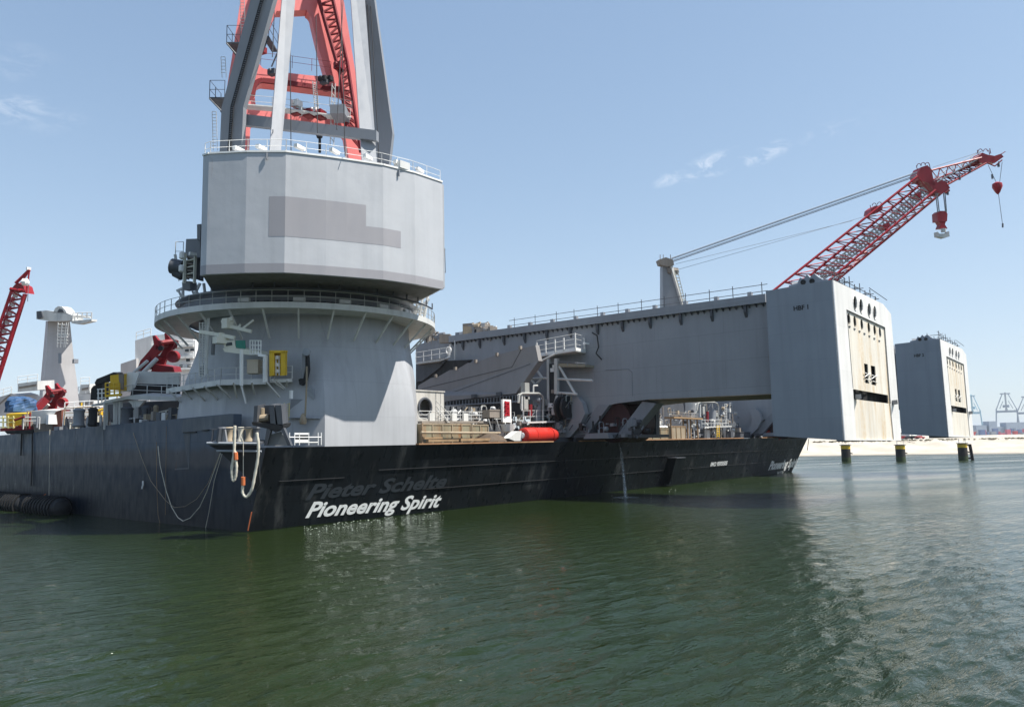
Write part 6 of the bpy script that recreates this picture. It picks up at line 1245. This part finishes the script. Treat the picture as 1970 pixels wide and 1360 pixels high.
M_stay = paint('pale_stay_wire', (.30, .33, .37), .5, .05, 0, 0)
for dy in (0, 2.2, 6.5, 9): mesh_obj('stay_wire', tube(q(1291, 497+dy*.9), q2(1764, 331+dy*.95), .085, 5), M_stay, RC)
for a_, b_3, r3 in ((q(1300, 508), q2(1640, 425), .035), (q(1300, 520), q2(1660, 418), .035), (q2(1795, 322), q2(1888, 292), .04)): mesh_obj('thin_wire', tube(a_, b_3, r3, 4), M_cable, RC)
HB = thing('hook_block', 'red hook block with white lifting beam hanging from the red boom\'s head', 'hook', q2(1815, 456))
mesh_obj('block', J(prism([q2(x, y) for x, y in ((1803, 410), (1808, 406), (1820, 406), (1823, 412), (1822, 426), (1804, 426))], FW*2), prism([q2(x, y, .3) for x, y in ((1806, 426), (1820, 426), (1818, 432), (1823, 440), (1807, 440), (1810, 432))], FW*1.5)), M_red, HB)
mesh_obj('lifting_beam', J(prism([q2(x, y) for x, y in ((1804, 446), (1808, 450), (1824, 449), (1826, 445), (1827, 455), (1818, 458), (1805, 455))], FW*1.5), tube(q2(1815, 440), q2(1815, 447), .5, 6)), M_lite, HB)
mesh_obj('fall_wire', J(*[tube(q2(x, 372), q2(x2, 408), .1, 4) for x, x2 in ((1800, 1804), (1803, 1807), (1815, 1819), (1818, 1821))]), M_cable, HB)
AB = thing('auxiliary_hook', 'small red hook ball on thin wires below the boom tip', 'hook', q2(1920, 373))
mesh_obj('ball', lathe(q2(1920, 374), [(.15, 0), (.5, .5), (.95, 1.5), (.9, 2.2), (.4, 2.5)], 12), M_red, AB, True)
mesh_obj('wire', J(tube(q2(1901, 318), q2(1917, 352), .06, 4), tube(q2(1928, 312), q2(1923, 352), .05, 4), tube(q2(1921, 374), q2(1929, 434), .05, 4), boxc(q2(1909, 340), .35, .35, .9), tube(q2(1929, 430), q2(1929, 438), .18, 5)), M_cable, AB)

# ---------------------------------------------------------------- piles off the beach
M_pile = paint('dark_wet_pile', (.030, .027, .025), .7, .3, .4, 0); M_algae = paint('green_algae_skirt', (.035, .055, .02), .8, .2, .2, 0)
for i, (x, yb, r) in enumerate(((1628.5, 888, 1.25), (1733.5, 887, 1.25), (1853.5, 885.5, 1.2))):
    c = Zp(x, yb, 0); D = np.dot(c-CAM, FW); ht = (yb-857.5+(3 if i == 2 else 0))*D/FPX
    o = thing('mooring_pile', ('dark round mooring pile with yellow cap, leftmost, under the near end box', 'dark round mooring pile with yellow cap, middle one, right of the near box', 'dark mooring pile with yellow cap and fender post, below the far box')[i], 'pile', c, 'mooring piles off the beach')
    mesh_obj('shaft', lathe(c-V(0, 0, 1.5), [(r, 0), (r, ht+.5), (r*1.0, ht+.6)], 18), M_pile, o, True)
    mesh_obj('algae_band', lathe(c-V(0, 0, .3), [(r*1.01, 0), (r*1.015, 1.2), (r*1.0, 1.5)], 18), M_algae, o, True)
    mesh_obj('cap', lathe(c+V(0, 0, ht-.9), [(r*1.02, 0), (r*1.02, 1.0), (r*.8, 1.05)], 18), M_yel, o, True)
    mesh_obj('cap_plate', lathe(c+V(0, 0, ht+.16), [(r*1.25, 0), (r*1.25, .18), (.2, .2)], 18), M_dark, o, True)
    mesh_obj('rail', J(*[tube(c+V(a, b, ht+.3), c+V(a, b, ht+1.5), .05, 4) for a, b in ((-1, .6), (.9, -.7), (.6, .8))]), M_lite, o)
    mesh_obj('bracket', beam(c+RT*r+V(0, 0, ht*.55), c+RT*(r+.6)+V(0, 0, ht*.5), .3, .3), M_tan, o)
    if i == 2: mesh_obj('fender_post', J(beam(c+RT*2.6-V(0, 0, .5), c+RT*2.1+V(0, 0, ht), .7, .7), beam(c+V(0, 0, ht-.2), c+RT*2.1+V(0, 0, ht-.2), .5, .5), beam(c+V(0, 0, .6), c+RT*2.4+V(0, 0, .6), .5, .5)), M_pile, o)
single('corner_mooring_line', 'thin dark line from the far stern corner down to the waterside', 'rope', tube(Yp(1556, 844, -2.4), Yp(1553, 866, -1.0), .07, 5), M_black)

# ---------------------------------------------------------------- container port on the horizon
def gz(x, D, z=4.0): p = Dp(x, 840, D); p[2] = z; return p
M_crb = paint('hazed_blue_grey', (.24, .29, .36), .6, .1, .1, 0); M_crn = paint('hazed_pale_blue', (.24, .40, .50), .6, .1, .1, 0)  # distance haze put into these pale bluish colours
def port_crane(x, topy, w_px, D, mat, label):
    sc2 = D/FPX; c = gz(x, D); H = (837-topy)*sc2; W = w_px*sc2; o = thing('port_crane', label, 'crane', c, 'ship-to-shore cranes on the skyline'); f_ = unit(ray(x, 840)*V(1, 1, 0)); r = V(f_[1], -f_[0], 0)
    P_ = lambda u, v, z: c+r*u*W+f_*v+V(0, 0, z*H)
    for u in (-.5, .5):
        for v in (0, 34): mesh_obj('leg', beam(P_(u*1.12, v, 0), P_(u*.92, v, .62), 3.4, 3.4), mat, o)
        mesh_obj('side_girder', beam(P_(u, 0, .30), P_(u, 28, .30), 2.5, 3), mat, o)
        mesh_obj('apex_leg', beam(P_(u*.9, 0, .62), P_(u*.28, 6, .97), 2.2, 2.2), mat, o); mesh_obj('apex_leg', beam(P_(u*.9, 28, .62), P_(u*.28, 6, .97), 1.6, 1.6), mat, o)
    mesh_obj('portal_beam', beam(P_(-.5, 0, .55), P_(.5, 0, .55), 4, 7), mat, o); mesh_obj('portal_beam', beam(P_(-.56, 0, .12), P_(-.45, 28, .12), 3, 3), mat, o)
    mesh_obj('boom_girder', beam(P_(0, -10, .60), P_(0, 60, .60), 7, 5), mat, o); mesh_obj('raised_boom', beam(P_(0, -12, .62), P_(0, -34, 1.0), 5, 4), mat, o)
    mesh_obj('apex_beam', beam(P_(-.24, 6, .98), P_(.24, 6, .98), 3, 3.5), mat, o); mesh_obj('machinery_house', boxc(P_(0, 20, .68), 16, 18, 8), mat, o)
    for u in (-.3, .3): mesh_obj('trolley_rig', beam(P_(u, 0, .62), P_(u*.4, -10, .80), 1.5, 1.5), mat, o)
    return o
port_crane(1875, 760, 28, 2600, M_crn, 'pale blue container crane on the skyline just right of the far end box')
port_crane(1941, 757, 36, 2600, M_crb, 'blue-grey container crane on the skyline, second from the right edge')
port_crane(1982, 764, 36, 2600, M_crb, 'blue-grey container crane cut by the right edge of the photo')
g_ = np.random.default_rng(17)
YD = thing('terminal_sheds', 'long low blue-grey terminal buildings along the skyline at the right', 'building', gz(1920, 1300))
for x0, x1, yt, D in ((1870, 2010, 823, 2300), (1905, 1920, 812, 2280), (1938, 1990, 815, 2290), (1880, 1900, 819, 2280)):
    a, b = gz(x0, D), gz(x1, D); h = (838-yt)*D/FPX; mesh_obj('shed', prism([a, b, b+V(0, 0, h), a+V(0, 0, h)], _f0*30), M_crb, YD)
CM = [paint('container_red', (.38, .05, .05), .6, .1, .1, 0), paint('container_pink_red', (.45, .10, .14), .6, .1, .1, 0), paint('container_blue', (.10, .14, .26), .6, .1, .1, 0), paint('container_grey', (.22, .24, .27), .6, .1, .1, 0), M_crb]
words = ('red', 'dusty red', 'blue', 'grey', 'blue-grey')
spots = ['under the left port crane', 'just right of the left port crane', 'left of the tall shed block', 'below the tall shed block', 'between the two full port cranes', 'left foot of the second port crane', 'under the second port crane', 'right foot of the second port crane', 'near the right edge of the photo', 'cut by the right edge of the photo']
for i in range(28):
    x = 1872+i*4.3+g_.uniform(-1, 1); D = g_.uniform(1700, 2100); m = (i*3+i//5) % 5; c = gz(x, D, 4.5); nh = int(g_.integers(1, 5)); h = nh*2.6*1.5
    k = min(9, int(i/2.8)); single('container_stack', ('low', 'two-high', 'three-high', 'tall')[nh-1]+' '+words[m]+' container stack '+spots[k], 'containers', boxc(c+V(0, 0, h/2), g_.uniform(7, 14), 8, h, R(-50)), CM[m], 'container stacks on the skyline')
# beach-edge tents and vehicles between the two end boxes
def gb(x, back, z=5.4):
    d = ray(x, 850); d = d/np.hypot(d[0], d[1]); t = np.dot((BA+BN*back-CAM)[:2], BN[:2])/np.dot(d[:2], BN[:2]); p = CAM+d*t; p[2] = z; return p
for i, (x, bk_, w_, h, m, lb) in enumerate(((1738, 60, 9, 6, M_white, 'white tent roof on the beach crest right of the near end box'), (1746, 70, 7, 3.6, M_white, 'lower white tent just right of the first one'), (1752, 64, 5, 2.8, M_lite, 'pale cabin on the beach crest beside the tents'))):
    c = gb(x, bk_); single('tent', lb, 'tent', J(boxc(c+V(0, 0, h*.25), w_*.9, w_*.8, h*.5), lathe(c+V(0, 0, h*.5), [(w_*.62, 0), (w_*.3, h*.3), (.2, h*.6)], 4)), m)
for i, (x, m, lb) in enumerate(((1738, M_red, 'red parked car below the white tents'), (1749, M_dark, 'dark parked car beside the red one'), (1770, M_pink, 'pale red parked car farther right on the beach crest'), (1760, M_black, 'black parked car between the tents and the far box'))):
    c = gb(x, 52); o = thing('parked_car', lb, 'car', c, 'cars on the beach crest')
    mesh_obj('body', prism([c+BD*a+V(0, 0, b) for a, b in ((-2.1, .35), (2.1, .35), (2.1, .9), (1.3, 1.0), (.8, 1.5), (-1.0, 1.5), (-1.6, .95), (-2.1, .9))], BN*1.7), m, o)
    for a in (-1.3, 1.3): mesh_obj('wheel', lathe(c+BD*a+V(0, 0, .33)-BN*.05, [(.33, 0), (.33, .25), (.1, .27)], 12, BN), M_black, o)
gs = []
for i in range(420):
    x = g_.uniform(1556, 1990); c = gb(x, g_.uniform(30, 46), 4.9); s = g_.uniform(.15, .8); gs.append(lathe(c, [(s, 0), (s*.8, s*.5), (.1, s*.8)], 5))
struct('beach_scrub', J(*gs), paint('dark_scrub', (.09, .08, .05), .9, .3, 0, 0), False, 'stuff', 'dark tufts and debris along the crest of the sandy beach')

# ---------------------------------------------------------------- air
def haze():
    m = bpy.data.materials.new('haze_air'); m.use_nodes = True; t = m.node_tree; t.nodes.remove(t.nodes['Principled BSDF'])
    v = t.nodes.new('ShaderNodeVolumePrincipled'); v.inputs['Color'].default_value = (.80, .88, 1.0, 1); v.inputs['Density'].default_value = HAZE; v.inputs['Anisotropy'].default_value = .2
    t.links.new(v.outputs[0], t.nodes['Material Output'].inputs['Volume'])
    o = mesh_obj('haze', box(-3500, 17000, -3500, 17000, -6, 190), m); o['kind'] = 'stuff'; o['label'] = 'thin pale blue sea air over the whole harbour'
HAZE = .00007
haze()
